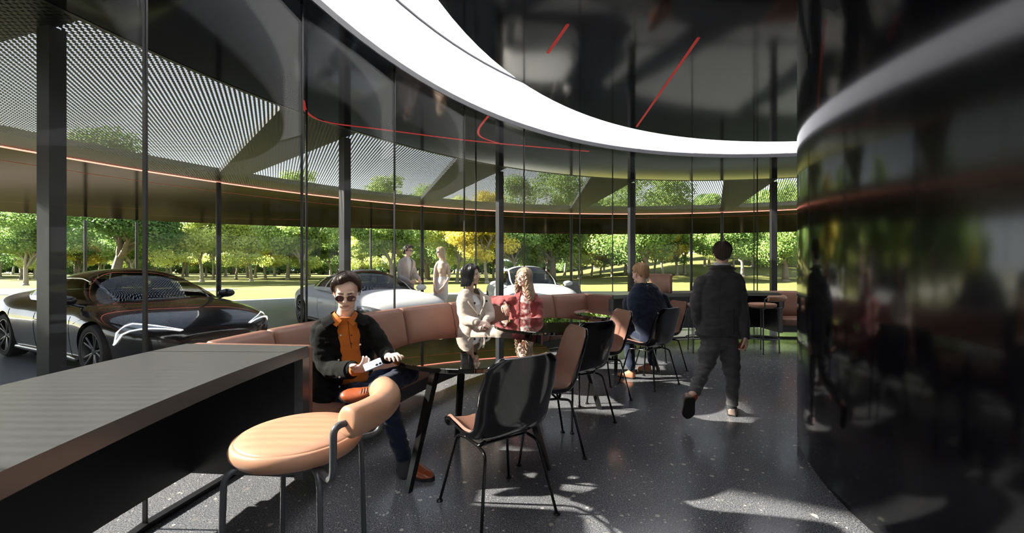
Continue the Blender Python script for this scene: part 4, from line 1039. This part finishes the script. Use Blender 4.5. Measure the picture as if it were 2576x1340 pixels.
    # jacket collar, cuff, buttons
    for sgn in(-1,1):
        c=MB(); base=nb+Vector((0,0,-.004))
        q=catmull([base-fw*.075+Vector((0,0,.035)),base+rt*sgn*.080+Vector((0,0,.024)),base+rt*sgn*.078+fw*.062+Vector((0,0,.002)),base+rt*sgn*.060+fw*.100+Vector((0,0,-.030))],5)
        q2=catmull([base-fw*.105+Vector((0,0,-.015)),base+rt*sgn*.125+Vector((0,0,-.012)),base+rt*sgn*.142+fw*.075+Vector((0,0,-.030)),base+rt*sgn*.118+fw*.118+Vector((0,0,-.068))],5)
        n_=len(q); off=(fw*.5+rt*sgn*.4+Vector((0,0,.6)))*.008; vs=q+q2+[v+off for v in q]+[v+off for v in q2]; fs=[]
        for i in range(n_-1): fs+=[(i,i+1,n_+i+1,n_+i),(2*n_+i,3*n_+i,3*n_+i+1,2*n_+i+1),(n_+i,n_+i+1,3*n_+i+1,3*n_+i),(i,2*n_+i,2*n_+i+1,i+1)]
        fs+=[(0,n_,3*n_,2*n_),(n_-1,3*n_-1,4*n_-1,2*n_-1)]; c.add(vs,fs); c.build('collar',M['corduroy'],jk,smooth=60)
    MB().tube([wrR-(wrR-elR)*.30,wrR-(wrR-elR)*.10],[.058,.056],20,cap='flat').build('cuff',M['corduroy'],jk,smooth=50)
    MB().tube([wrR-(wrR-elR)*.14,wrR+(wrR-elR)*.05],[.040,.036],20,cap='flat').build('sleeve_end',M['polo'],po,smooth=50)
    for px,py in((857,843),(853,875),(852,905),(854,972)): btn(jk,W(px,py,2.745 if py<900 else 2.70),fw,.006)
    btn(jk,W(906,866,2.78),fw,.006); btn(jk,W(854,948,2.50),Vector((0,-1,0)),.006)
    # trousers
    m=MB(); m.ell(pel+Vector((0,0,.01)),(.17,.13,.11),frame(fw))
    limb(m,[hipR,vlerp(hipR,knR,.5)+Vector((0,0,.01)),knR,vlerp(knR,anR,.3),vlerp(knR,anR,.94)],[.098,.086,.070,.062,.052],18)
    limb(m,[hipL,vlerp(hipL,knL,.5)+Vector((0,0,.005)),knL,vlerp(knL,anL,.5),vlerp(knL,anL,.88)],[.098,.086,.070,.060,.050],18)
    organic('trousers',m,M['navy'],body,.006,5,disp=[(.010,(9,9,22)),(.005,(24,24,40))])
    MB().tube([vlerp(knR,anR,.86),anR+Vector((0,0,-.01)),anR+Vector((.02,-.03,-.075))],[.046,.048,.050],16).build('sock',M['sock'],body,smooth=50)
    MB().tube([vlerp(knL,anL,.80),anL],[.044,.044],16).build('sock',M['sock'],body,smooth=50)
    shoe(body,W(1006,1188,2.75).xy.to_3d(),W(1088,1208,2.577).xy.to_3d(),(0,0,1),M['shoe_tan'],M['sole'],1.05)
    shoe(body,anL+Vector((.06,.02,-.075)),anL+Vector((-.20,-.03,-.055)),Vector((-.05,-.60,.75)),M['shoe_tan'],M['sole'],1.0)
    # phone
    pc=W(938,917,2.425); d=(Vector((.80,.35,.30))).normalized(); up=Vector((-.2,-.62,.75)); Rm=frame(d,up)
    ph=thing('smartphone','silvery iridescent smartphone in the hand of the man in the black corduroy jacket','phone',tuple(pc))
    m=MB(); rp=rprof(-.031,.031,-.052,.052,.008,4); m.rings([[Rm@Vector((a,b2,z)) for a,b2 in rp] for z in(-.004,.004)]); m.build('phone_body',M['phone'],ph)
    m=MB(); m.tube([Rm@Vector((.018,.040,.004)),Rm@Vector((.018,.040,.0055))],.008,14,cap='flat'); m.tube([Rm@Vector((.018,.020,.004)),Rm@Vector((.018,.020,.0055))],.008,14,cap='flat'); m.build('camera_lens',M['phone_dark'],ph)
man_phone()
# ---- 2. walking man seen from behind
def man_walk():
    d=3.78; s=.90; fw=Vector((.12,.99,0)).normalized(); rt=Vector((.99,-.12,0))
    hc=W(1817,637,d+.02); nb=W(1814,679,d); pel=W(1806,850,d); Hm=frame(Vector((.42,.90,-.02)))
    shL,elL,wrL=W(1763,706,d),W(1752,790,d+.02),W(1772,850,d+.15)       # his left arm = image left
    shR,elR,wrR=W(1852,704,d),W(1868,785,d-.05),W(1876,846,d-.12)
    hipL,knL,anL=W(1790,862,d),W(1772,925,d-.03),W(1742,992,d-.36)
    hipR,knR,anR=W(1832,862,d),W(1843,950,d-.02),W(1841,1018,d-.04)
    b=MB(); L=head(b,hc,Hm,s,nb,.058)
    limb(b,[nb,W(1810,740,d),W(1808,800,d),pel],[.05,.08,.08,.09],18)
    for a,e,w_ in((shR,elR,wrR),(shL,elL,wrL)): limb(b,[nb-Vector((0,0,.06)),a,e,w_],[.035,.032,.030,.024],12)
    hand(b,wrR,Vector((.02,-.05,-1)),Vector((.85,-.45,0)),s*1.08,1,each=[(40,50,35)]*4,tc=.9)
    hand(b,wrL,Vector((.05,.3,-1)),Vector((-.9,0,0)),s,-1,each=[(25,30,20)]*4)
    for h_,k_,a_ in((hipR,knR,anR),(hipL,knL,anL)): limb(b,[pel,h_,k_,a_],[.07,.055,.042,.034],12)
    body=organic('person',b,M['skin'],None,.0055,3)
    tag(body,'man in charcoal suit walking away from the camera, dark object in his right hand','person')
    hair(body,L,M['hair_brown'],az_tab([(0,58),(60,70),(75,90),(180,90)]),SHORT_DR,off=.012,nstr=420,sr=.0032,s=s,seed=9)
    m=MB()
    U=lambda px0,px1,py,dep,y=0: (W((px0+px1)/2,py,d+y),rt*((px1-px0)/2/F*d),fw*dep)
    rings=[U(1794,1836,668,.050),U(1784,1844,682,.070),U(1762,1856,696,.095),U(1754,1863,712,.108),U(1752,1866,735,.112),U(1756,1862,770,.108),U(1764,1856,800,.102),U(1760,1858,825,.110),U(1753,1858,842,.120)]
    loft(m,rings)
    limb(m,[shL+rt*.04,shL,vlerp(shL,elL,.5)-rt*.012,elL-rt*.004,vlerp(elL,wrL,.5),vlerp(elL,wrL,.95)],[.058,.062,.058,.053,.047,.042],18)
    limb(m,[shR-rt*.04,shR,vlerp(shR,elR,.5)+rt*.008,elR,vlerp(elR,wrR,.5),vlerp(elR,wrR,.96)],[.058,.062,.058,.052,.046,.041],18)
    jk=organic('suit_jacket',m,M['suit_grey'],body,.006,5,disp=[(.014,(7,7,17)),(.007,(20,20,34))])
    MB().tube(catmull([W(1788,676,d+.06),W(1796,671,d-.055),W(1816,669,d-.085),W(1836,671,d-.055),W(1846,677,d+.06)],6),.022,10,flat=.45,up=(0,0,1)).build('jacket_collar',M['suit_grey'],jk,smooth=60)
    MB().tube(catmull([W(1811,690,d-.085),W(1811,740,d-.114),W(1810,790,d-.106),W(1809,838,d-.126)],5),.0016,5).build('back_seam',M['button_dark'],jk)
    MB().tube([W(1846,776,d-.115),W(1846,842,d-.124)],.0025,6,flat=.5).build('vent',M['button_dark'],jk)
    MB().tube([W(1816,664,d)+Vector((math.cos(t)*.060,math.sin(t)*.056,.008*math.sin(t))) for t in [R_(k*15) for k in range(24)]],.016,8,flat=.8,up=(0,0,1),closed=True).build('shirt_collar',M['shirt_white'],body,smooth=60)
    m=MB(); m.ell(pel+Vector((0,0,-.01)),(.155,.11,.10),frame(fw))
    limb(m,[hipL+Vector((0,0,.02)),vlerp(hipL,knL,.5),knL,vlerp(knL,anL,.45),vlerp(knL,anL,.92)],[.092,.083,.064,.058,.046],18)
    limb(m,[hipR+Vector((0,0,.02)),vlerp(hipR,knR,.5),knR,vlerp(knR,anR,.5),anR+Vector((0,0,.02))],[.092,.082,.062,.054,.048],18)
    organic('trousers',m,M['trouser_grey'],body,.006,5,disp=[(.013,(8,8,20)),(.008,(20,20,38))])
    hR=W(1833,1040,d); hR.z=0; shoe(body,Vector((1.98,3.70,0)),Vector((2.10,3.92,0)),(0,0,1),M['shoe_grey'],M['sole'],.9)
    # left foot on its toes, sole turned to the camera
    shoe(body,anL+Vector((-.035,-.045,-.015)),anL+Vector((-.02,.04,-.215)),Vector((.05,.98,.2)),M['shoe_grey'],M['sole'],.95)
    MB().tube([W(1872,838,d-.11)+Vector((.026*math.cos(t),.026*math.sin(t),0)) for t in [R_(k*20) for k in range(18)]],.006,8,closed=True).build('wristwatch',M['steel'],body,smooth=60)
    for a_,k_ in((anL,knL),(anR,knR)): MB().tube([vlerp(k_,a_,.86),a_+Vector((0,0,-.02))],[.040,.041],16).build('sock',M['shoe_tan'] if a_ is anL else M['sock'],body,smooth=50)
    t=thing('wallet','small dark wallet held in the right hand of the walking man','wallet',tuple(wrR+Vector((-.022,.0,-.075))))
    m=MB(); rp=rprof(-.028,.028,-.042,.042,.008,3); Rm=Matrix.Rotation(R_(25),3,'Y'); m.rings([[Rm@Vector((a,z,b2)) for a,b2 in rp] for z in(-.008,.008)]); m.build('cover',M['shoe_tan'],t)
man_walk()
# ---- 3. black haired woman in cream coat
def woman_bob():
    d=4.72; hc=W(1186,692,d); hs=.98; Hm=frame(Vector((.85,-.25,.02))); nb=W(1181,727,d+.02)
    fw=Vector((.62,-.78,0)).normalized(); rt=Vector((.78,.62,0)).normalized(); pel=W(1190,838,d+.02); pel.z=.56
    shR,elR,wrR=W(1160,752,d-.05),W(1170,806,d-.15),W(1203,811,d-.28)
    shL,elL,wrL=W(1222,752,d+.12),W(1235,795,d+.0),W(1222,806,d-.22)
    hipR,knR,anR=W(1180,845,d),W(1262,835,d-.32),W(1262,930,d-.30)
    hipL,knL,anL=W(1210,845,d+.05),W(1270,828,d-.12),W(1282,925,d-.1)
    b=MB(); L=head(b,hc,Hm,hs,nb,.046,True)
    limb(b,[nb,W(1184,760,d+.03),W(1188,800,d+.03),pel],[.042,.06,.06,.07],16)
    for a,e,w_ in((shR,elR,wrR),(shL,elL,wrL)): limb(b,[nb-Vector((0,0,.06)),a,e,w_],[.030,.028,.026,.022],12)
    hand(b,wrR,Vector((.9,-.2,-.15)),Vector((.1,-.75,.6)),.92,1,each=[(15,25,20)]*4); hand(b,wrL,Vector((-.35,-.75,-.3)),Vector((.2,-.5,.8)),.92,-1,each=[(20,30,20)]*4)
    for h_,k_,a_ in((hipR,knR,anR),(hipL,knL,anL)): limb(b,[pel,h_,k_,a_],[.06,.05,.042,.032],12)
    body=organic('person',b,[M['skin_pale'],M['lips']],None,.0045,3,paint=facepaint(hc,Hm,hs)); tag(body,'woman with a black bob and cream double-breasted coat sitting on the banquette','person')
    face_extras(body,L,Hm,hs,M['hair_black'])
    hair(body,L,M['hair_black'],az_tab([(0,50),(25,62),(45,80),(58,90),(180,90)]),az_tab([(0,0),(46,0),(58,.10),(72,.155),(100,.165),(180,.165)]),off=.014,flare=.8,nstr=420,sr=.0040,s=hs,seed=5,offf=lambda az,u:.006,ridge=.001)
    m=MB(); loft(m,[(W(1186,742,d),rt*.06,fw*.05),(W(1188,765,d),rt*.13,fw*.095),(W(1190,800,d),rt*.12,fw*.10),(W(1192,830,d),rt*.13,fw*.11)]); organic('grey_top',m,M['shirt_white'],body,.008,5)
    U=lambda x0,x1,py,dep,y=.02:(W((x0+x1)/2,py,d+y),rt*((x1-x0)/2/F*d*1.02),fw*dep)
    rings=[U(1163,1206,725,.058),U(1154,1218,736,.088),U(1146,1226,754,.118),U(1150,1226,785,.130),U(1158,1226,812,.138),U(1152,1232,832,.150),U(1150,1236,850,.165)]
    m=MB(); loft(m,rings,[(30,26),(20,14),(14,8),(8,4),(1,1),(0,0),(0,0)],.016)
    limb(m,[shR+rt*.03,shR,vlerp(shR,elR,.5),elR,vlerp(elR,wrR,.5),vlerp(elR,wrR,.9)],[.055,.062,.060,.060,.055,.048],16)
    limb(m,[shL-rt*.03,shL,vlerp(shL,elL,.5),elL,vlerp(elL,wrL,.5),vlerp(elL,wrL,.9)],[.055,.060,.058,.056,.052,.046],16)
    ct=organic('cream_coat',m,M['coat'],body,.007,5,disp=[(.008,(7,7,14)),(.004,(20,20,30))])
    m=MB()
    limb(m,[hipR,vlerp(hipR,knR,.5),knR,vlerp(knR,anR,.3)],[.105,.10,.085,.075],16); limb(m,[hipL,vlerp(hipL,knL,.5),knL,vlerp(knL,anL,.3)],[.105,.10,.085,.075],16)
    m.ell(pel,(.17,.15,.10),frame(fw)); a=vlerp(hipR,knR,.3)-fw*0; m.box((a.x-.02,a.y-.02,.50),(.30,.16,.10),frame(fw))
    organic('coat_skirt',m,M['coat'],body,.008,8,disp=[(.010,(7,7,12))])
    for px,py,dd in((1194,762,.145),(1204,793,.150),(1224,757,.02)): btn(ct,W(px,py,d-dd),fw,.013,M['button_dark'])
    # lapels
    for sg,x0,x1,x2 in((-1,1167,1183,1203),(1,1215,1215,1208)):
        q=[W(x0,737,d-.07),W(x1-4*sg*-1,760,d-.135),W(x2,790,d-.16)]; q2=[W(x0+12*-sg,740,d-.05),W(x1+14*-sg*-1*0+(-10 if sg>0 else 10),765,d-.13),W(x2,790,d-.155)]
        MB().tube(catmull(q,5),[.010]*6+[.007]*5,8,flat=.35,up=(0,-1,0)).build('lapel',M['coat'],ct,smooth=60)
    for k_,a_ in((knR,anR),(knL,anL)): 
        shoe(body,Vector((a_.x-.01,a_.y+.05,0)),Vector((a_.x+.07,a_.y-.17,0)),(0,0,1),M['button_dark'],M['sole'],.85,laces=False)
    MB().tube([wrL+Vector((.024*math.cos(t),.012*math.sin(t),.024*math.sin(t))) for t in [R_(k*24) for k in range(15)]],.004,6,closed=True).build('bracelet',M['button_dark'],body,smooth=60)
woman_bob()
# ---- 4. blonde woman in maroon overshirt
def woman_blonde():
    d=5.30; hc=W(1318,698,d); hs=1.0; Hm=frame(Vector((-.66,-.75,.02))); nb=W(1322,731,d+.03)
    fw=Vector((-.12,-.99,0)).normalized(); rt=Vector((.99,-.12,0)); pel=W(1322,838,d+.05); pel.z=.56
    shR,elR,wrR=W(1286,754,d+.02),W(1237,756,d+.18),W(1268,762,d-.02)
    shL,elL,wrL=W(1352,756,d+.05),W(1358,808,d-.05),W(1318,812,d-.32)
    hipR,knR,anR=W(1308,845,d),W(1300,838,d-.42),W(1262,905,d-.62); hipL,knL,anL=W(1340,845,d),W(1348,838,d-.42),W(1345,930,d-.5)
    b=MB(); L=head(b,hc,Hm,hs,nb,.044,True)
    limb(b,[nb,W(1322,765,d+.05),W(1322,805,d+.05),pel],[.042,.06,.06,.07],16)
    for a,e,w_ in((shR,elR,wrR),(shL,elL,wrL)): limb(b,[nb-Vector((0,0,.06)),a,e,w_],[.030,.028,.026,.022],12)
    hand(b,wrR,Vector((.35,-.35,-.85)),Vector((-.2,-.9,.3)),.98,1,each=[(12,18,15),(15,22,15),(18,25,15),(20,28,15)],fl=1.1)
    hand(b,wrL,Vector((-.9,-.25,.0)),Vector((0,-.2,1)),.92,1,each=[(25,30,20)]*4)
    for h_,k_,a_ in((hipR,knR,anR),(hipL,knL,anL)): limb(b,[pel,h_,k_,a_],[.06,.05,.042,.032],12)
    body=organic('person',b,[M['skin_pale'],M['lips']],None,.0042,3,paint=facepaint(hc,Hm,hs)); tag(body,'woman with long wavy blonde hair and maroon overshirt, one arm resting on the banquette back','person')
    face_extras(body,L,Hm,hs,M['hair_brown'],brow=.0022)
    hair(body,L,M['hair_blonde'],az_tab([(0,50),(20,58),(40,76),(55,88),(70,90),(180,90)]),az_tab([(0,0),(50,0),(62,.16),(75,.30),(100,.33),(180,.30)]),off=.013,flare=.9,nstr=380,sr=.0062,s=hs,seed=8,wave=16,curlr=.06,ridge=.002,lift=.006,azr=(58,302))
    e=MB(); base=L(.078,.002,-.035); rnd=random.Random(2)
    for k in range(22): e.ell(base+Vector((rnd.uniform(-.010,.010),rnd.uniform(-.010,.004),-.078*k/22)),(.006,.004,.006),None,6,5)
    e.build('earring',M['pearl'],body,smooth=40)
    m=MB(); loft(m,[(W(1322,741,d),rt*.05,fw*.05),(W(1322,762,d+.03),rt*.125,fw*.10),(W(1322,800,d+.03),rt*.120,fw*.112),(W(1322,835,d+.03),rt*.13,fw*.12)]); organic('tie_dye_shirt',m,M['tiedye'],body,.007,5,disp=[(.005,(9,9,20))])
    U=lambda x0,x1,py,dep,y=.05:(W((x0+x1)/2,py,d+y),rt*((x1-x0)/2/F*d),fw*dep)
    rings=[U(1304,1341,731,.055),U(1294,1352,740,.085),U(1282,1360,758,.118),U(1281,1361,790,.130),U(1280,1362,820,.140),U(1276,1364,850,.165),U(1278,1366,872,.19)]
    m=MB(); loft(m,rings,[(34,30),(24,22),(16,14),(20,14),(22,12),(26,16),(30,24)],.014)
    limb(m,[shR+rt*.03,shR,vlerp(shR,elR,.5)+Vector((0,0,.0)),elR,vlerp(elR,wrR,.85)],[.058,.064,.062,.060,.052],16)
    limb(m,[shL-rt*.03,shL,vlerp(shL,elL,.5),elL,vlerp(elL,wrL,.5),vlerp(elL,wrL,.86)],[.058,.066,.066,.066,.060,.052],16)
    j=organic('maroon_overshirt',m,M['maroon'],body,.0065,4,disp=[(.012,(8,8,15)),(.006,(22,22,30))])
    m=MB(); m.ell(pel,(.17,.14,.10),frame(fw))
    for h_,k_,a_ in((hipR,knR,anR),(hipL,knL,anL)): limb(m,[h_,vlerp(h_,k_,.5),k_,vlerp(k_,a_,.6)],[.10,.095,.08,.085],16)
    organic('skirt',m,M['maroon'],body,.008,6,disp=[(.012,(8,8,10))])
    btn(j,W(1243,763,d+.10),Vector((-.1,-1,0)),.014); btn(j,W(1337,788,d-.09),fw,.009)
    for px in (1318,):
        for py in (760,772,786,800): btn(j,W(px,py,d-.092),fw,.005,M['button'])
    for sg in(-1,1):
        MB().tube(catmull([nb+rt*sg*.05+Vector((0,0,.014)),nb+rt*sg*.055+fw*.06,nb+rt*sg*.022+fw*.098+Vector((0,0,-.05))],5),.016,8,flat=.3,up=(0,-1,0)).build('collar',M['maroon'],j,smooth=60)
    for a_,tx in((anR,-.06),(anL,.02)): shoe(body,Vector((a_.x,a_.y+.04,0)),Vector((a_.x+tx,a_.y-.19,0)),(0,0,1),M['sole'],M['sole'],.88,laces=False)
    # red nails
    return body
woman_blonde()
# ---- 5. blond man in navy suit, from behind, on the shell chair
def man_navy():
    d=4.95; fw=Vector((-.35,.94,0)).normalized(); rt=Vector((.94,.35,0)); hc=W(1610,689,d+.02); hs=1.02; Hm=frame(Vector((-.42,.88,-.12))); nb=W(1619,719,d)
    pel=W(1640,850,d-.10); pel.z=.56
    shL,elL,wrL=W(1580,755,d+.02),W(1583,812,d+.02),W(1578,835,d+.28); shR,elR,wrR=W(1668,748,d+.04),W(1688,800,d+.1),W(1668,825,d+.42)
    hipL,knL,anL=W(1620,860,d-.1),W(1578,848,d+.12),W(1588,925,d+.02); hipR,knR,anR=W(1655,860,d-.05),W(1640,850,d+.38),W(1640,912,d+.40)
    hipL.z=hipR.z=.55; knL.z=.56; knR.z=.54
    b=MB(); L=head(b,hc,Hm,hs,nb,.056)
    limb(b,[nb,W(1625,765,d),W(1635,810,d-.05),pel],[.05,.08,.075,.08],18)
    for a,e,w_ in((shR,elR,wrR),(shL,elL,wrL)): limb(b,[nb-Vector((0,0,.06)),a,e,w_],[.035,.032,.030,.024],12)
    hand(b,wrL,Vector((.1,.9,-.2)),Vector((-.3,0,1)),1.,1); hand(b,wrR,Vector((-.3,.8,-.2)),Vector((.2,0,1)),1.,-1)
    for h_,k_,a_ in((hipR,knR,anR),(hipL,knL,anL)): limb(b,[pel,h_,k_,a_],[.06,.055,.045,.034],12)
    body=organic('person',b,M['skin'],None,.0055,3); tag(body,'blond man in navy suit seen from behind, hunched on a shell chair','person')
    hair(body,L,M['hair_sand'],az_tab([(0,56),(60,70),(75,90),(180,90)]),az_tab([(0,0),(70,0),(82,.03),(100,.005),(125,.07),(180,.10)]),off=.008,nstr=500,sr=.0035,s=hs,seed=12,wave=30,curlr=.012,offf=lambda az,u:.010*(1-u)+.004*math.sin(az*.4)*math.sin(u*14)*(1-u))
    U=lambda x0,x1,py,dep,y=0:(W((x0+x1)/2,py,d+y),rt*((x1-x0)/2/F*d*1.03),fw*dep)
    m=MB(); loft(m,[U(1598,1642,711,.052),U(1590,1656,722,.085),U(1577,1672,740,.115),U(1574,1680,765,.13,-.02),U(1580,1688,790,.135,-.04),U(1592,1690,815,.13,-.06),U(1602,1684,838,.125,-.08),U(1604,1680,858,.12,-.09)])
    limb(m,[shL+rt*.05,shL,vlerp(shL,elL,.5)-rt*.01,elL,vlerp(elL,wrL,.9)],[.062,.068,.062,.058,.048],18); limb(m,[shR-rt*.05,shR,vlerp(shR,elR,.5),elR,vlerp(elR,wrR,.9)],[.062,.068,.062,.058,.048],18)
    organic('suit_jacket',m,M['suit_navy'],body,.0065,5,disp=[(.010,(8,8,14)),(.005,(22,22,30))])
    MB().tube([nb+Vector((math.cos(t)*.058,math.sin(t)*.058,.008)) for t in [R_(k*15) for k in range(24)]],.013,8,flat=.8,up=(0,0,1),closed=True).build('shirt_collar',M['shirt_white'],body,smooth=60)
    m=MB(); m.ell(pel+Vector((0,0,-.02)),(.165,.13,.09),frame(fw))
    limb(m,[hipL,vlerp(hipL,knL,.5),knL,vlerp(knL,anL,.4),vlerp(knL,anL,.97)],[.092,.085,.072,.064,.052],18); limb(m,[hipR,vlerp(hipR,knR,.5),knR,vlerp(knR,anR,.4),vlerp(knR,anR,.97)],[.092,.085,.072,.062,.050],18)
    organic('trousers',m,M['suit_navy'],body,.0065,5,disp=[(.008,(9,9,20))])
    shoe(body,W(1593,950,5.0).xy.to_3d()+Vector((.01,-.03,0)),W(1563,945,5.0).xy.to_3d()+Vector((-.03,.10,0)),(0,0,1),M['shoe_light'],M['sole'],1.,laces=False)
    shoe(body,W(1636,935,5.32).xy.to_3d(),W(1606,925,5.45).xy.to_3d(),(0,0,1),M['shoe_light'],M['sole_tan'],1.)
man_navy()
# ---- 6/7. couple standing outside beyond the white saloon
def couple():
    d=10.15; s=1.10; K_=s*F/d   # px per metre
    # man
    c=W(1028,632,d); hc=W(1028,631,d); Hm=frame(Vector((.8,-.35,-.1))); nb=W(1023,648,d); fw=Vector((.75,-.66,0)).normalized(); rt=Vector((.66,.75,0)); X=nb.x
    z=lambda h: h*s
    b=MB(); L=head(b,hc,Hm,s*1.0,nb,.055); pel=Vector((X,d,z(.95)))
    limb(b,[nb,nb-Vector((0,0,.2)),pel],[.06,.12,.12],16)
    shR,elR,wrR=W(1007,668,d-.1),W(1006,698,d-.15),W(1032,708,d-.38); shL,elL,wrL=W(1037,668,d+.1),W(1048,695,d-.05),W(1054,702,d-.30)
    for a,e,w_ in((shR,elR,wrR),(shL,elL,wrL)): limb(b,[nb-Vector((0,0,.04)),a,e,w_],[.05,.045,.036,.026],12)
    hand(b,wrR,Vector((.9,-.1,.15)),Vector((0,-.6,.8)),s,1,each=[(35,40,30)]*4); hand(b,wrL,Vector((.3,-.6,-.4)),Vector((.4,-.3,.8)),s,-1,each=[(40,40,30)]*4)
    legs=[]
    for k,dy in((-1,0),(1,.05)):
        h_=pel+rt*k*.10; a_=Vector((X+rt.x*k*.12,d+rt.y*k*.12,z(.09))); kn=vlerp(h_,a_,.48)+fw*.02; legs.append((h_,kn,a_)); limb(b,[pel,h_,kn,a_],[.1,.09,.058,.04],12)
    body=organic('person',b,M['skin'],None,.008,3); tag(body,'man in beige linen jacket and sunglasses standing outside, facing the blonde woman','person')
    hair(body,L,M['hair_brown'],az_tab([(0,56),(60,72),(72,90),(180,90)]),SHORT_DR,off=.018,nstr=260,sr=.006,s=s,seed=20,wave=25,curlr=.03)
    g=MB()
    for k in(-1,1): g.ell(L(k*.032,.092,.008),(.026*s,.004*s,.019*s),Hm,14,8); g.tube([L(k*.056,.088,.014),L(k*.080,-.006,.012)],.003*s,6)
    g.build('sunglasses',M['phone_dark'],body,smooth=50)
    m=MB(); loft(m,[(nb+Vector((0,0,.02)),rt*.06,fw*.06),(nb-Vector((0,0,.10)),rt*.13,fw*.12),(pel+Vector((0,0,.05)),rt*.14,fw*.12)]); organic('shirt',m,M['shirt_white'],body,.01,4)
    m=MB(); loft(m,[(nb+Vector((0,0,.0)),rt*.09*s,fw*.075*s),(nb-Vector((0,0,.07)),rt*.20*s,fw*.11*s),(nb-Vector((0,0,.20)),rt*.215*s,fw*.135*s),(nb-Vector((0,0,.42)),rt*.19*s,fw*.13*s),(pel-Vector((0,0,.10)),rt*.20*s,fw*.14*s)],[(24,24),(20,18),(14,12),(4,4),(14,10)],.02)
    for a,e,w_ in((shR,elR,wrR),(shL,elL,wrL)): limb(m,[a,vlerp(a,e,.5),e,vlerp(e,w_,.85)],[.074,.068,.062,.052],16)
    organic('linen_jacket',m,M['linen'],body,.010,4,disp=[(.012,(7,7,12))])
    m=MB(); m.ell(pel,(.17,.13,.12),frame(fw))
    for h_,kn,a_ in legs: limb(m,[h_,kn,a_+Vector((0,0,.02))],[.10,.075,.062],16)
    organic('trousers',m,M['linen'],body,.010,4)
    for h_,kn,a_ in legs: shoe(body,Vector((a_.x,a_.y,0))-fw*.08,Vector((a_.x,a_.y,0))+fw*.22,(0,0,1),M['shoe_tan'],M['sole'],1.1,laces=False)
    # woman
    d=9.85; hc=W(1108,634,d); Hm=frame(Vector((-.75,-.55,-.08))); nb=W(1111,650,d); X=nb.x; fw=Vector((-.6,-.8,0)).normalized(); rt=Vector((.8,-.6,0)); s2=1.03
    b=MB(); L=head(b,hc,Hm,s2,nb,.044,True); pel=Vector((X-.02,d,1.02))
    limb(b,[nb,nb-Vector((0,0,.22)),pel+Vector((0,0,.16)),pel],[.05,.11,.10,.13],16)
    shR,elR,wrR=W(1097,668,d-.05),W(1093,698,d-.1),W(1093,724,d-.2); shL,elL,wrL=W(1128,668,d),W(1130,698,d-.1),W(1115,722,d-.28)
    for a,e,w_ in((shR,elR,wrR),(shL,elL,wrL)): limb(b,[nb-Vector((0,0,.04)),a,e,w_],[.045,.045,.036,.025],12)
    hand(b,wrR,Vector((.3,-.1,-.9)),Vector((-.5,-.8,0)),s2,1,each=[(15,20,15)]*4); hand(b,wrL,Vector((-.6,-.1,-.7)),Vector((.2,-.9,0)),s2,-1,each=[(15,20,15)]*4)
    for k in(-1,1): limb(b,[pel,pel+rt*k*.09,Vector((X+rt.x*k*.08,d,.55)),Vector((X+rt.x*k*.08,d,.07))],[.12,.10,.06,.036],12); 
    body=organic('person',b,M['skin_pale'],None,.008,3); tag(body,'blonde woman in beige sleeveless top and white skirt standing outside, hands folded','person')
    hair(body,L,M['hair_pale'],az_tab([(0,52),(40,78),(58,90),(180,90)]),az_tab([(0,0),(55,0),(68,.12),(90,.24),(180,.27)]),off=.012,flare=.3,nstr=220,sr=.006,s=s2,seed=22)
    g=MB()
    for k in(-1,1): g.ell(L(k*.032,.092,.008),(.025*s2,.004,.018*s2),Hm,14,8); g.tube([L(k*.056,.088,.014),L(k*.080,-.006,.012)],.003,6)
    g.build('sunglasses',M['phone_dark'],body,smooth=50)
    m=MB(); loft(m,[(nb-Vector((0,0,.055)),rt*.105,fw*.07),(nb-Vector((0,0,.11)),rt*.155,fw*.105),(nb-Vector((0,0,.24)),rt*.165,fw*.135),(pel+Vector((0,0,.20)),rt*.135,fw*.11),(pel+Vector((0,0,.10)),rt*.15,fw*.12)]); organic('sleeveless_top',m,M['beige_top'],body,.009,4,disp=[(.006,(9,9,20))])
    m=MB(); loft(m,[(pel+Vector((0,0,.13)),rt*.145,fw*.115),(pel+Vector((0,0,.0)),rt*.185,fw*.15),(pel-Vector((0,0,.3)),rt*.18,fw*.14),(pel-Vector((0,0,.5)),rt*.15,fw*.12)]); organic('white_skirt',m,M['white_skirt'],body,.010,4,disp=[(.008,(7,7,6))])
    for k in(-1,1): a_=Vector((X+rt.x*k*.08,d+rt.y*k*.02,0)); shoe(body,a_-fw*.06,a_+fw*.18,(0,0,1),M['coat'],M['sole'],.95,laces=False)
couple()
